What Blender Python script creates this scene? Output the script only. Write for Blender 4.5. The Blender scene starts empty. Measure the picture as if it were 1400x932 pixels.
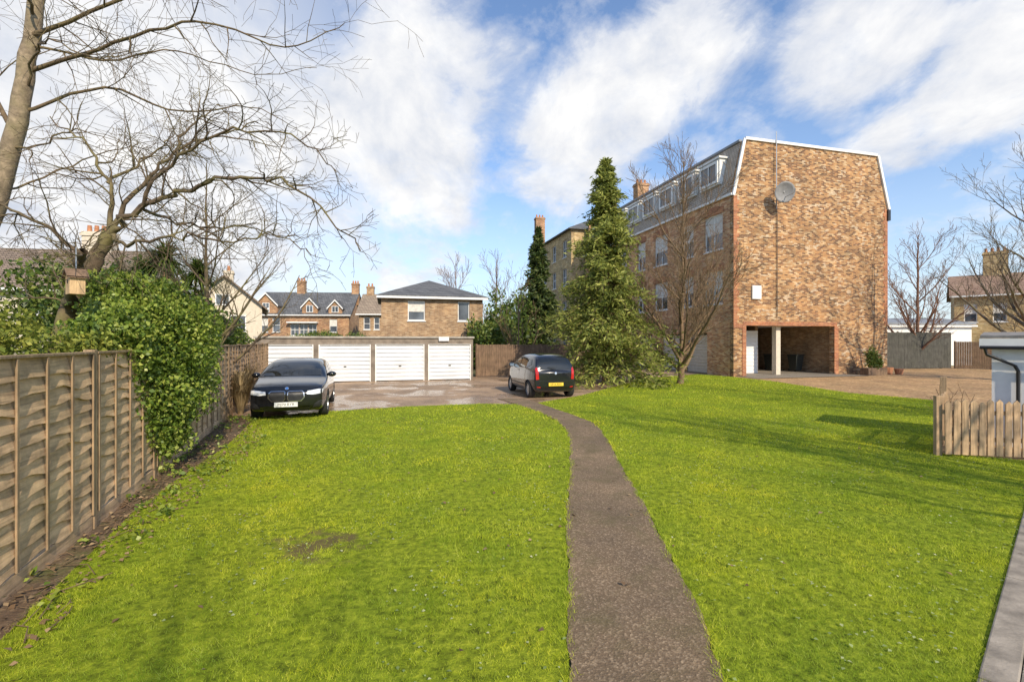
import bpy, bmesh, math, random
import numpy as np
from mathutils import Vector, Matrix
from mathutils.bvhtree import BVHTree
R=random.Random(7)
scene=bpy.context.scene
COL=scene.collection
# ------------------------------------------------------------------ materials
MATS={}
def newmat(name):
    m=bpy.data.materials.new(name); m.use_nodes=True
    nt=m.node_tree; b=nt.nodes['Principled BSDF']
    return m,nt,b
def N(nt,t,**k):
    n=nt.nodes.new(t)
    for a,v in k.items(): setattr(n,a,v)
    return n
def math_(nt,op,a,b=0.0,c=None,clamp=False):
    n=N(nt,'ShaderNodeMath',operation=op,use_clamp=clamp)
    for i,v in enumerate((a,b,c)):
        if v is None: continue
        if hasattr(v,'is_output'): nt.links.new(v,n.inputs[i])
        else: n.inputs[i].default_value=v
    return n.outputs[0]
def noise(nt,vec,scale,detail=4,rough=.55,dist=0):
    n=N(nt,'ShaderNodeTexNoise'); n.inputs['Scale'].default_value=scale
    n.inputs['Detail'].default_value=detail; n.inputs['Roughness'].default_value=rough
    n.inputs['Distortion'].default_value=dist
    nt.links.new(vec,n.inputs['Vector']); return n.outputs['Fac']
def ramp(nt,fac,stops,interp='LINEAR'):
    n=N(nt,'ShaderNodeValToRGB'); cr=n.color_ramp; cr.interpolation=interp
    while len(cr.elements)<len(stops): cr.elements.new(.5)
    for e,(p,c) in zip(cr.elements,stops):
        e.position=p; e.color=(c[0],c[1],c[2],1) if not isinstance(c,(int,float)) else (c,c,c,1)
    nt.links.new(fac,n.inputs['Fac']); return n.outputs['Color']
def mix(nt,fac,a,b,mode='MIX'):
    n=N(nt,'ShaderNodeMix',data_type='RGBA',blend_type=mode)
    for s,v in ((n.inputs[0],fac),(n.inputs[6],a),(n.inputs[7],b)):
        if hasattr(v,'is_output'): nt.links.new(v,s)
        elif isinstance(v,(int,float)): s.default_value=v
        else: s.default_value=(v[0],v[1],v[2],1)
    return n.outputs[2]
def bump(nt,b,h,strength=.3,dist=.02):
    n=N(nt,'ShaderNodeBump'); n.inputs['Strength'].default_value=strength; n.inputs['Distance'].default_value=dist
    nt.links.new(h,n.inputs['Height']); nt.links.new(n.outputs[0],b.inputs['Normal'])
def obj_co(nt): return N(nt,'ShaderNodeTexCoord').outputs['Object']
def pos_co(nt): return N(nt,'ShaderNodeNewGeometry').outputs['Position']
def plain(name,c,rough=.6,metal=0,var=.15,scale=6,bs=.1,world=False,coat=0):
    if name in MATS: return MATS[name]
    m,nt,b=newmat(name); co=pos_co(nt) if world else obj_co(nt)
    f=noise(nt,co,scale,5)
    col=ramp(nt,f,[(.3,[x*(1-var) for x in c]),(.7,[min(1,x*(1+var)) for x in c])])
    nt.links.new(col,b.inputs['Base Color']); b.inputs['Roughness'].default_value=rough; b.inputs['Metallic'].default_value=metal
    b.inputs['Coat Weight'].default_value=coat; b.inputs['Coat Roughness'].default_value=.03
    if bs: bump(nt,b,noise(nt,co,scale*6,4),bs,.01)
    MATS[name]=m; return m
def brickmat(name,cols,mortar=(.42,.38,.32),patch=None,pf_=.8):
    m,nt,b=newmat(name); co=obj_co(nt)
    s=N(nt,'ShaderNodeSeparateXYZ'); nt.links.new(co,s.inputs[0])
    xy=math_(nt,'ADD',s.outputs[0],s.outputs[1])
    c=N(nt,'ShaderNodeCombineXYZ'); nt.links.new(xy,c.inputs[0]); nt.links.new(s.outputs[2],c.inputs[1])
    br=N(nt,'ShaderNodeTexBrick'); nt.links.new(c.outputs[0],br.inputs['Vector'])
    br.inputs['Color1'].default_value=(0,0,0,1); br.inputs['Color2'].default_value=(1,1,1,1); br.inputs['Mortar'].default_value=(.5,.5,.5,1)
    br.inputs['Scale'].default_value=1; br.inputs['Brick Width'].default_value=.225; br.inputs['Row Height'].default_value=.075
    br.inputs['Mortar Size'].default_value=.006; br.inputs['Mortar Smooth'].default_value=.2
    n=len(cols); st=[(i/n,cols[i]) for i in range(n)]
    col=ramp(nt,br.outputs['Color'],st,'CONSTANT')
    big=noise(nt,c.outputs[0],.8,7,.7)
    col=mix(nt,.85,col,ramp(nt,big,[(.34,(.50,.48,.46)),(.5,(.93,.92,.91)),(.66,(1.3,1.25,1.18))]),'MULTIPLY')
    if patch:
        pf=noise(nt,c.outputs[0],1.3,6,.7)
        pm=math_(nt,'MULTIPLY',math_(nt,'GREATER_THAN',pf,.55),math_(nt,'GREATER_THAN',br.outputs['Color'],.65))
        col=mix(nt,math_(nt,'MULTIPLY',pm,pf_),col,patch)
    mp=N(nt,'ShaderNodeMapping'); nt.links.new(c.outputs[0],mp.inputs[0]); mp.inputs['Scale'].default_value=(1.6,.12,1)
    sk_=noise(nt,mp.outputs[0],1.0,5,.6); col=mix(nt,.45,col,ramp(nt,sk_,[(.35,(.66,.63,.62)),(.55,(1,1,1))]),'MULTIPLY')
    col=mix(nt,br.outputs['Fac'],col,mortar)
    nt.links.new(col,b.inputs['Base Color']); b.inputs['Roughness'].default_value=.9
    h=math_(nt,'SUBTRACT',math_(nt,'MULTIPLY',noise(nt,c.outputs[0],25,4),.5),br.outputs['Fac'])
    bump(nt,b,h,.5,.012)
    MATS[name]=m; return m
def roofmat(name,c1,c2,row=.22,w=.3):
    m,nt,b=newmat(name); co=obj_co(nt)
    s=N(nt,'ShaderNodeSeparateXYZ'); nt.links.new(co,s.inputs[0])
    xy=math_(nt,'ADD',s.outputs[0],s.outputs[1])
    c=N(nt,'ShaderNodeCombineXYZ'); nt.links.new(xy,c.inputs[0]); nt.links.new(s.outputs[2],c.inputs[1])
    br=N(nt,'ShaderNodeTexBrick'); nt.links.new(c.outputs[0],br.inputs['Vector'])
    br.inputs['Color1'].default_value=(*c1,1); br.inputs['Color2'].default_value=(*c2,1); br.inputs['Mortar'].default_value=(c1[0]*.3,c1[1]*.3,c1[2]*.3,1)
    br.inputs['Scale'].default_value=1; br.inputs['Brick Width'].default_value=w; br.inputs['Row Height'].default_value=row; br.inputs['Mortar Size'].default_value=.012
    col=mix(nt,.5,br.outputs['Color'],ramp(nt,noise(nt,co,1.2,5),[(.3,(.6,.6,.58)),(.7,(1.2,1.2,1.15))]),'MULTIPLY')
    nt.links.new(col,b.inputs['Base Color']); b.inputs['Roughness'].default_value=.75
    bump(nt,b,math_(nt,'SUBTRACT',1.0,br.outputs['Fac']),.5,.02); MATS[name]=m; return m
def leafmat(name,stops,trans=.35,rough=.55,nscale=1.5):
    m,nt,b=newmat(name); g=N(nt,'ShaderNodeNewGeometry')
    f=math_(nt,'ADD',math_(nt,'MULTIPLY',g.outputs['Random Per Island'],.55),math_(nt,'MULTIPLY',noise(nt,g.outputs['Position'],nscale,3),.6))
    col=ramp(nt,f,stops); nt.links.new(col,b.inputs['Base Color']); b.inputs['Roughness'].default_value=rough
    b.inputs['Specular IOR Level'].default_value=.35
    if trans:
        tr=N(nt,'ShaderNodeBsdfTranslucent'); nt.links.new(col,tr.inputs[0]); ms=N(nt,'ShaderNodeMixShader'); ms.inputs[0].default_value=trans
        nt.links.new(b.outputs[0],ms.inputs[1]); nt.links.new(tr.outputs[0],ms.inputs[2])
        nt.links.new(ms.outputs[0],nt.nodes['Material Output'].inputs[0])
    MATS[name]=m; return m

gable_brick=brickmat('gable_brick',[(.14,.07,.038),(.38,.195,.08),(.45,.25,.105),(.26,.125,.058),(.49,.29,.135),(.19,.095,.05),(.42,.215,.085),(.56,.39,.22)],(.38,.30,.19),(.64,.52,.37),.65)
red_brick=brickmat('red_brick',[(.34,.12,.05),(.44,.17,.07),(.38,.14,.06),(.48,.21,.09)],(.42,.32,.24))
facade_brick=brickmat('facade_brick',[(.44,.19,.09),(.62,.33,.15),(.55,.26,.12),(.68,.39,.19),(.72,.48,.28)],(.55,.45,.34))
stock_brick=brickmat('stock_brick',[(.46,.33,.15),(.56,.42,.20),(.40,.27,.12),(.60,.47,.26)],(.46,.38,.27))
small_brick=brickmat('small_house_brick',[(.30,.18,.09),(.42,.27,.14),(.36,.215,.11),(.48,.33,.19)],(.42,.36,.28))
dark_brick=brickmat('victorian_brick',[(.30,.15,.08),(.42,.24,.12),(.34,.18,.09),(.48,.30,.16)],(.4,.32,.24))
slate=roofmat('slate_roof',(.10,.105,.115),(.155,.16,.17))
browntile=roofmat('brown_tile_roof',(.20,.15,.11),(.28,.21,.155),.12,.2)
pinktile=roofmat('pinkish_tile_roof',(.28,.18,.13),(.37,.25,.18),.15,.25)
mansard=roofmat('mansard_tile_roof',(.42,.34,.27),(.56,.47,.38),.12,.2)
pantile=roofmat('tan_tile_roof',(.26,.20,.15),(.34,.27,.2),.2,.3)
white=plain('white_paint',(.76,.76,.74),.5,var=.06)
whitedoor=plain('white_garage_door',(.72,.73,.74),.45,var=.10,scale=1.2,bs=.05)
cream=plain('cream_render',(.60,.53,.42),.8,var=.1)
concrete=plain('concrete',(.36,.335,.29),.9,var=.25,scale=4,bs=.3)
kerbm=plain('weathered_kerb',(.27,.235,.19),.95,var=.4,scale=5,bs=.5,world=True)
dkconc=plain('weathered_concrete',(.21,.175,.14),.95,var=.35,scale=3,bs=.5)
lead=plain('lead_grey',(.22,.24,.27),.6,var=.15)
felt=plain('roofing_felt',(.22,.21,.20),.9,var=.3,bs=.4)
black=plain('black_plastic',(.02,.02,.022),.4,var=.2)
dkvoid=plain('dark_interior',(.03,.027,.025),.9)
dishm=plain('dish_grey',(.24,.24,.245),.6)
metal=plain('galvanised_metal',(.4,.41,.42),.4,metal=.8,var=.1)
blind=plain('window_blind',(.62,.60,.55),.8)
rust=plain('terracotta',(.45,.2,.1),.85)
def glassmat():
    m,nt,b=newmat('window_glass'); co=obj_co(nt)
    f=noise(nt,co,.8,2); nt.links.new(ramp(nt,f,[(.35,(.03,.035,.045)),(.7,(.12,.14,.17))]),b.inputs['Base Color'])
    b.inputs['Roughness'].default_value=.06; b.inputs['Specular IOR Level'].default_value=.9; return m
glass=glassmat()
def woodmat(name,c,axis=0,sc=1.0,green=.3):
    m,nt,b=newmat(name); co=obj_co(nt); mp=N(nt,'ShaderNodeMapping'); nt.links.new(co,mp.inputs[0])
    v=[14*sc,14*sc,14*sc]; v[axis]=1.0*sc; mp.inputs['Scale'].default_value=v
    f=noise(nt,mp.outputs[0],1.6,7,.65,.6); g=noise(nt,co,1.1,5)
    col=ramp(nt,f,[(.28,[x*.45 for x in c]),(.5,c),(.72,[min(1,x*1.45) for x in c])])
    col=mix(nt,ramp(nt,g,[(.45,0.0),(.72,green)]),col,(c[0]*.5,c[1]*.6,c[2]*.42))
    g2=noise(nt,co,2.7,6,.7); col=mix(nt,.75,col,ramp(nt,g2,[(.35,(.55,.53,.52)),(.6,(1.12,1.09,1.05))]),'MULTIPLY')
    nt.links.new(col,b.inputs['Base Color']); b.inputs['Roughness'].default_value=.85; bump(nt,b,f,.5,.006); MATS[name]=m; return m
fencewood=woodmat('weathered_fence_wood',(.64,.44,.26),0,green=.35)
battenwood=woodmat('fence_batten_wood',(.34,.24,.145),2,green=.3)
picketwood=woodmat('picket_wood',(.48,.335,.20),2,green=.15)
boxwood=woodmat('bird_box_wood',(.60,.42,.23),2,green=0)
darkwood=woodmat('dark_stained_wood',(.075,.075,.065),2)
brownwood=woodmat('brown_fence_wood',(.19,.125,.08),2)
def barkmat(name,c,moss=(.2,.2,.06),mf=.5):
    m,nt,b=newmat(name); co=obj_co(nt)
    f=noise(nt,co,9,7,.65,.5); g=noise(nt,co,2.5,4)
    col=ramp(nt,f,[(.3,[x*.45 for x in c]),(.55,c),(.75,[min(1,x*1.6) for x in c])])
    col=mix(nt,ramp(nt,g,[(.45,0.0),(.7,mf)]),col,moss)
    nt.links.new(col,b.inputs['Base Color']); b.inputs['Roughness'].default_value=.9; bump(nt,b,f,.7,.02); MATS[name]=m; return m
bark_grey=barkmat('grey_bark',(.15,.12,.09),(.19,.18,.07),.6)
bark_pale=barkmat('pale_bark',(.27,.21,.14),(.25,.22,.10),.5)
bark_twig=barkmat('twig_bark',(.15,.105,.06),(.19,.165,.06),.6)
bark_lichen=barkmat('lichen_bark',(.12,.085,.052),(.22,.20,.07),.7)
bark_brown=barkmat('brown_bark',(.20,.13,.075),(.18,.16,.07),.4)
bark_red=barkmat('reddish_twig_bark',(.22,.125,.085),(.2,.13,.08),.2)

def lawnmat():
    m,nt,b=newmat('lawn_grass_base'); co=pos_co(nt)
    a=noise(nt,co,.6,5); c=noise(nt,co,14,6,.7)
    col=ramp(nt,c,[(.28,(.06,.080,.010)),(.5,(.21,.27,.022)),(.72,(.40,.45,.04))])
    col=mix(nt,.8,col,ramp(nt,a,[(.3,(.7,.78,.7)),(.7,(1.2,1.1,.9))]),'MULTIPLY')
    v=N(nt,'ShaderNodeVectorMath',operation='DISTANCE'); nt.links.new(co,v.inputs[0]); v.inputs[1].default_value=(-1.85,4.5,0)
    d=math_(nt,'ADD',v.outputs['Value'],math_(nt,'MULTIPLY',math_(nt,'SUBTRACT',noise(nt,co,4,5,.65),.5),1.6))
    col=mix(nt,ramp(nt,d,[(.14,.88),(.44,0.0)]),col,(.15,.11,.055))
    nt.links.new(col,b.inputs['Base Color']); b.inputs['Roughness'].default_value=1; b.inputs['Specular IOR Level'].default_value=.1
    bump(nt,b,c,.8,.04); return m
lawnm=lawnmat()
def bladesmat():
    m,nt,b=newmat('grass_blades'); g=N(nt,'ShaderNodeNewGeometry'); co=g.outputs['Position']
    a=noise(nt,co,.5,7,.68); c=noise(nt,co,3.2,6,.7); e=noise(nt,co,1.3,6,.7)
    f=math_(nt,'ADD',math_(nt,'MULTIPLY',g.outputs['Random Per Island'],.42),math_(nt,'MULTIPLY',c,.7))
    col=ramp(nt,f,[(.2,(.12,.18,.018)),(.42,(.32,.42,.028)),(.62,(.57,.66,.045)),(.85,(.86,.84,.19))])
    col=mix(nt,.9,col,ramp(nt,a,[(.34,(.50,.66,.7)),(.5,(.98,1,.9)),(.66,(1.32,1.14,.8))]),'MULTIPLY')
    col=mix(nt,.85,col,ramp(nt,e,[(.34,(.54,.68,.66)),(.5,(1,1,1)),(.64,(1.25,1.12,.9))]),'MULTIPLY')
    nt.links.new(col,b.inputs['Base Color']); b.inputs['Roughness'].default_value=.6; b.inputs['Specular IOR Level'].default_value=.2
    tr=N(nt,'ShaderNodeBsdfTranslucent'); nt.links.new(col,tr.inputs[0]); ms=N(nt,'ShaderNodeMixShader'); ms.inputs[0].default_value=.45
    nt.links.new(b.outputs[0],ms.inputs[1]); nt.links.new(tr.outputs[0],ms.inputs[2]); nt.links.new(ms.outputs[0],nt.nodes['Material Output'].inputs[0])
    return m
bladem=bladesmat()
def aggregate(name,base,stone,big,scale=70,wet=None,rough=.9,bs=.6,moss=None,spot=.66,mossamt=.75):
    m,nt,b=newmat(name); co=pos_co(nt)
    vo=N(nt,'ShaderNodeTexVoronoi'); vo.inputs['Scale'].default_value=scale; nt.links.new(co,vo.inputs['Vector'])
    sp=ramp(nt,vo.outputs['Color'],[(.0,base),(.45,[x*.6 for x in base]),(.6,stone),(.9,[x*1.3 for x in stone])])
    n2=noise(nt,co,scale*.7,4,.7)
    col=mix(nt,ramp(nt,n2,[(.42,.0),(.62,.9)]),base,sp)
    a=noise(nt,co,.7,6,.65); col=mix(nt,.9,col,ramp(nt,a,[(.3,big[0]),(.7,big[1])]),'MULTIPLY')
    lc=noise(nt,co,5,5,.7); col=mix(nt,ramp(nt,lc,[(spot,.0),(spot+.06,.5)]),col,[min(1,x*2.0) for x in base])
    if moss:
        mo=noise(nt,co,1.7,6,.75); col=mix(nt,ramp(nt,mo,[(.48,.0),(.68,mossamt)]),col,moss)
    nt.links.new(col,b.inputs['Base Color'])
    if wet:
        w=noise(nt,co,.45,4,.6); rr=ramp(nt,w,[(wet,rough),(wet+.05,.10)]); nt.links.new(rr,b.inputs['Roughness'])
    else: b.inputs['Roughness'].default_value=rough
    bump(nt,b,math_(nt,'ADD',vo.outputs['Distance'],n2),bs,.008)
    return m
pathm=aggregate('path_aggregate',(.195,.140,.085),(.36,.28,.19),((.58,.56,.54),(1.2,1.12,1.02)),65,moss=(.11,.09,.035),spot=.62,bs=.5)
asphm=aggregate('car_park_surface',(.31,.225,.155),(.46,.36,.26),((.52,.48,.44),(1.5,1.38,1.2)),45,wet=.50,rough=.7)
gravm=aggregate('gravel',(.38,.24,.12),(.58,.41,.24),((.62,.58,.54),(1.3,1.25,1.12)),13,bs=1,moss=(.12,.13,.04),mossamt=.4)
soilm=aggregate('soil',(.12,.08,.05),(.22,.16,.10),((.7,.7,.7),(1.3,1.2,1.1)),30,bs=1,moss=(.09,.11,.02))
groundm=aggregate('rough_ground',(.09,.10,.04),(.14,.13,.07),((.8,.8,.8),(1.2,1.2,1.1)),8)
slabm=aggregate('paving_slab',(.24,.205,.16),(.34,.30,.24),((.75,.75,.75),(1.1,1.1,1.1)),60)

# ------------------------------------------------------------------ object helpers
def link(o,parent=None):
    COL.objects.link(o)
    if parent is not None: o.parent=parent
    return o
def root(name,label,cat,loc=(0,0,0),rot=0,group=None):
    o=bpy.data.objects.new(name,None); o.empty_display_size=.3; o.location=loc; o.rotation_euler=(0,0,rot)
    o['label']=label; o['category']=cat
    if group: o['group']=group
    COL.objects.link(o); return o
def tag(o,label,cat,group=None,kind=None):
    if label: o['label']=label
    if cat: o['category']=cat
    if group: o['group']=group
    if kind: o['kind']=kind
    return o
def pymesh(name,V,F,mat,parent=None,smooth=False):
    me=bpy.data.meshes.new(name); me.from_pydata([tuple(v) for v in V],[],F); me.validate()
    if mat: me.materials.append(mat)
    if smooth: me.polygons.foreach_set('use_smooth',[True]*len(me.polygons))
    return link(bpy.data.objects.new(name,me),parent)
def npmesh(name,V,F,mat,parent=None):
    V=np.asarray(V,dtype=np.float32); F=np.asarray(F,dtype=np.int32); k=F.shape[1]
    me=bpy.data.meshes.new(name); me.vertices.add(len(V)); me.vertices.foreach_set('co',V.ravel())
    me.loops.add(F.size); me.loops.foreach_set('vertex_index',F.ravel())
    me.polygons.add(len(F)); me.polygons.foreach_set('loop_start',np.arange(0,F.size,k,dtype=np.int32))
    me.update(calc_edges=True); me.materials.append(mat)
    return link(bpy.data.objects.new(name,me),parent)
def boxVF(bs):
    V=[];F=[]
    for (x0,x1,y0,y1,z0,z1) in bs:
        n=len(V); V+=[(x0,y0,z0),(x1,y0,z0),(x1,y1,z0),(x0,y1,z0),(x0,y0,z1),(x1,y0,z1),(x1,y1,z1),(x0,y1,z1)]
        F+=[(n,n+3,n+2,n+1),(n+4,n+5,n+6,n+7),(n,n+1,n+5,n+4),(n+1,n+2,n+6,n+5),(n+2,n+3,n+7,n+6),(n+3,n,n+4,n+7)]
    return V,F
def boxes(name,bs,mat,parent=None,bevel=0):
    V,F=boxVF(bs); o=pymesh(name,V,F,mat,parent)
    if bevel:
        m=o.modifiers.new('b','BEVEL'); m.width=bevel; m.segments=2
    return o
def prism(name,poly,y0,y1,mat,parent=None):
    n=len(poly); V=[(x,y0,z) for x,z in poly]+[(x,y1,z) for x,z in poly]
    F=[tuple(range(n)),tuple(range(2*n-1,n-1,-1))]+[(i,i+n,(i+1)%n+n,(i+1)%n) for i in range(n)]
    return pymesh(name,V,F,mat,parent)
def sheet(name,poly,z,mat):
    bm=bmesh.new(); vs=[bm.verts.new((x,y,z)) for x,y in poly]; f=bm.faces.new(vs)
    bm.normal_update()
    if f.normal.z<0: f.normal_flip()
    bmesh.ops.triangulate(bm,faces=bm.faces[:]); me=bpy.data.meshes.new(name); bm.to_mesh(me); bm.free(); me.materials.append(mat)
    o=link(bpy.data.objects.new(name,me)); o['kind']='structure'; return o
def wallVF(x0,x1,z0,z1,ops,th):
    xs=sorted(set([x0,x1]+[o[0] for o in ops]+[o[1] for o in ops])); zs=sorted(set([z0,z1]+[o[2] for o in ops]+[o[3] for o in ops]))
    def solid(i,j):
        if i<0 or j<0 or i>=len(xs)-1 or j>=len(zs)-1: return False
        cx=(xs[i]+xs[i+1])/2; cz=(zs[j]+zs[j+1])/2
        return not any(o[0]<cx<o[1] and o[2]<cz<o[3] for o in ops)
    V=[];F=[]
    def q(*p):
        n=len(V); V.extend(p); F.append((n,n+1,n+2,n+3))
    for i in range(len(xs)-1):
        for j in range(len(zs)-1):
            if not solid(i,j): continue
            a,b,c,d=xs[i],xs[i+1],zs[j],zs[j+1]
            q((a,0,c),(b,0,c),(b,0,d),(a,0,d)); q((a,th,c),(a,th,d),(b,th,d),(b,th,c))
            if not solid(i-1,j): q((a,0,c),(a,0,d),(a,th,d),(a,th,c))
            if not solid(i+1,j): q((b,0,c),(b,th,c),(b,th,d),(b,0,d))
            if not solid(i,j-1): q((a,0,c),(a,th,c),(b,th,c),(b,0,c))
            if not solid(i,j+1): q((a,0,d),(b,0,d),(b,th,d),(a,th,d))
    return V,F
def wall(name,x0,x1,z0,z1,ops,th,mat,parent,loc=(0,0,0),rot=0):
    V,F=wallVF(x0,x1,z0,z1,ops,th); o=pymesh(name,V,F,mat,parent); o.location=loc; o.rotation_euler=(0,0,rot); return o
def window(parent,x0,x1,z0,z1,y=.1,mull=1,trans=1,fm=None,sill=True,loc=None,rot=0,fw=.06,half_blind=False):
    fm=fm or white
    g=pymesh('window',[(x0,y+.03,z0),(x1,y+.03,z0),(x1,y+.03,z1),(x0,y+.03,z1)],[(0,1,2,3)],glass,parent)
    if loc is not None: g.location=loc; g.rotation_euler=(0,0,rot)
    b=[(x0,x0+fw,y-.02,y+.05,z0,z1),(x1-fw,x1,y-.02,y+.05,z0,z1),(x0+fw,x1-fw,y-.02,y+.05,z0,z0+fw),(x0+fw,x1-fw,y-.02,y+.05,z1-fw,z1)]
    for i in range(mull):
        cx=x0+(x1-x0)*(i+1)/(mull+1); b.append((cx-.025,cx+.025,y-.015,y+.045,z0+fw,z1-fw))
    for i in range(trans):
        cz=z0+(z1-z0)*(i+1)/(trans+1); b.append((x0+fw,x1-fw,y-.01,y+.04,cz-.025,cz+.025))
    boxes('frame',b,fm,g)
    if sill: boxes('sill',[(x0-.06,x1+.06,-.06,y-.021,z0-.07,z0-.002)],fm,g)
    if half_blind: boxes('blind',[(x0+fw,x1-fw,y+.012,y+.022,z0+(z1-z0)*.45,z1-fw)],blind,g)
    return g
def gableroof(name,w,d,ez,rz,over,mat,parent,th=.12):
    x0,x1=-over,w+over; y0,y1=-over,d+over; s=(rz-ez)/(d/2); e=ez-s*over
    V=[(x0,y0,e),(x0,d/2,rz),(x0,y1,e),(x1,y0,e),(x1,d/2,rz),(x1,y1,e)]
    V+=[(a,b,c+th) for a,b,c in V]
    F=[(6,9,10,7),(7,10,11,8),(0,1,4,3),(1,2,5,4),(0,3,9,6),(2,8,11,5),(0,6,7,1),(1,7,8,2),(3,4,10,9),(4,5,11,10)]
    return pymesh(name,V,F,mat,parent)
def hiproof(name,w,d,ez,rz,over,mat,parent,th=.1):
    x0,x1=-over,w+over; y0,y1=-over,d+over; k=min(x1-x0,y1-y0)/2
    if (x1-x0)>=(y1-y0): a=(x0+k,(y0+y1)/2,rz); b=(x1-k-.01,(y0+y1)/2,rz)
    else: a=((x0+x1)/2,y0+k,rz); b=((x0+x1)/2,y1-k-.01,rz)
    V=[(x0,y0,ez),(x1,y0,ez),(x1,y1,ez),(x0,y1,ez),(x0,y0,ez+th),(x1,y0,ez+th),(x1,y1,ez+th),(x0,y1,ez+th),a,b]
    F=[(3,2,1,0),(0,1,5,4),(1,2,6,5),(2,3,7,6),(3,0,4,7)]
    if (x1-x0)>=(y1-y0): F+=[(4,5,9,8),(5,6,9),(6,7,8,9),(7,4,8)]
    else: F+=[(4,5,8),(5,6,9,8),(6,7,9),(7,4,8,9)]
    return pymesh(name,V,F,mat,parent)
def chimney(parent,x,y,z0,z1,w=.9,d=.5,mat=None,pots=3):
    c=boxes('chimney',[(x-w/2,x+w/2,y-d/2,y+d/2,z0,z1-.22),(x-w/2-.06,x+w/2+.06,y-d/2-.06,y+d/2+.06,z1-.219,z1-.1),(x-w/2-.02,x+w/2+.02,y-d/2-.02,y+d/2+.02,z1-.099,z1)],mat,parent)
    for i in range(pots):
        px=x-w/2+w*(i+.5)/pots; V=[];F=[]
        for k in range(8):
            a=k*math.pi/4; V+=[(px+.11*math.cos(a),y+.11*math.sin(a),z1),(px+.09*math.cos(a),y+.09*math.sin(a),z1+.35)]
        for k in range(8): F.append((2*k,2*((k+1)%8),2*((k+1)%8)+1,2*k+1))
        F.append(tuple(range(1,16,2))); pymesh('chimney_pot',V,F,rust,c)
    return c
def house(name,label,cat,loc,rot,w,d,ez,rz,wm,rm,wins,chims,kind='gable',over=.3,fascia=True,fm=None):
    r=root(name,label,cat,loc,rot)
    ops=[tuple(q[:4]) for q in wins]
    wall('wall',0,w,0,ez,ops,.25,wm,r)
    boxes('wall',[(0,.25,.25,d-.25,0,ez-.001),(w-.25,w,.25,d-.25,0,ez-.001),(0,w,d-.25,d,0,ez)],wm,r)
    if kind=='gable':
        gableroof('roof',w,d,ez,rz,over,rm,r)
        for xx in (0,w-.25):
            V=[(xx,0.01,ez),(xx,d-.01,ez),(xx,d/2,rz-.01),(xx+.25,0.01,ez),(xx+.25,d-.01,ez),(xx+.25,d/2,rz-.01)]
            pymesh('gable',V,[(0,2,1),(3,4,5),(0,3,5,2),(1,2,5,4),(0,1,4,3)],wm,r)
    else: hiproof('roof',w,d,ez,rz,over,rm,r)
    if fascia: boxes('gutter',[(-over,w+over,-over-.1,-over-.005,ez-(.22 if kind=='gable' else .12),ez-(.1 if kind=='gable' else -.02))],white,r)
    for q in wins: window(r,*q[:4],mull=q[4] if len(q)>4 else 1,trans=q[5] if len(q)>5 else 1,half_blind=(R.random()<.5),fm=fm)
    boxes('interior',[(.3,w-.3,1.2,1.3,.1,ez-.1)],dkvoid,r)
    for c in chims: chimney(r,*c[:4],w=c[4],d=.6,mat=wm,pots=c[5])
    return r
# ------------------------------------------------------------------ tube / trees
class Geo:
    def __init__(s): s.V=[];s.F=[]
def tube(G,path,rad,sides):
    V=G.V;F=G.F; prev=None; n=len(path)
    t=(path[1]-path[0]).normalized(); a=Vector((0,0,1)) if abs(t.z)<.9 else Vector((1,0,0)); u=t.cross(a).normalized()
    for i in range(n):
        if i<n-1: t=(path[i+1]-path[i])
        if t.length<1e-6: t=Vector((0,0,1))
        t=t.normalized(); u=(u-t*u.dot(t)); u=u.normalized() if u.length>1e-5 else t.orthogonal().normalized(); v=t.cross(u)
        b=len(V); r=rad[i]
        for k in range(sides):
            an=2*math.pi*k/sides; p=path[i]+u*(r*math.cos(an))+v*(r*math.sin(an)); V.append((p.x,p.y,p.z))
        if prev is not None:
            for k in range(sides):
                k2=(k+1)%sides; F.append((prev+k,prev+k2,b+k2,b+k))
        prev=b
def rvec(r): return Vector((r.gauss(0,1),r.gauss(0,1),r.gauss(0,1)))
def spawn(GS,path,rads,lvl,r,sp):
    if lvl>sp['max']: return
    n=len(path)-1; L=sum((path[i+1]-path[i]).length for i in range(n))
    nc=max(1,int(L*sp['dens'][lvl]*(0.8+.4*r.random())))
    for c in range(nc):
        t=sp.get('t0',.15)+(1-sp.get('t0',.15))*((c+r.random())/nc); f=min(t,.999)*n; i=int(f); p=path[i].lerp(path[i+1],f-i)
        d=(path[i+1]-path[i]).normalized(); pe=rvec(r); pe=(pe-d*pe.dot(d)).normalized()
        pe=(pe+Vector((0,0,sp['upc'][lvl]))).normalized(); a=math.radians(sp['ang'][lvl]*(.7+.6*r.random()))
        dd=(d*math.cos(a)+pe*math.sin(a)).normalized(); rr=rads[i]+(rads[i+1]-rads[i])*(f-i)
        grow(GS,p,dd,sp['len'][lvl]*(.5+.8*r.random())*(1.15-.55*t),min(rr*.75,sp['rad'][lvl]*(.8+.5*r.random())),lvl,r,sp)
def grow(GS,p,d,L,rad,lvl,r,sp):
    n=max(2,int(L/sp['seg'][lvl])); st=L/n; path=[p.copy()]; rads=[rad]; d=d.copy()
    for i in range(n):
        d=(d+rvec(r)*sp['wob'][lvl]+Vector((0,0,sp['trop'][lvl]))).normalized(); p=p+d*st; path.append(p); rads.append(max(sp['tip'],rad*(1-.8*(i+1)/n)))
    tube(GS[1 if lvl>0 else 0],path,rads,[8,6,4,3,3][lvl]); spawn(GS,path,rads,lvl+1,r,sp)
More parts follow.
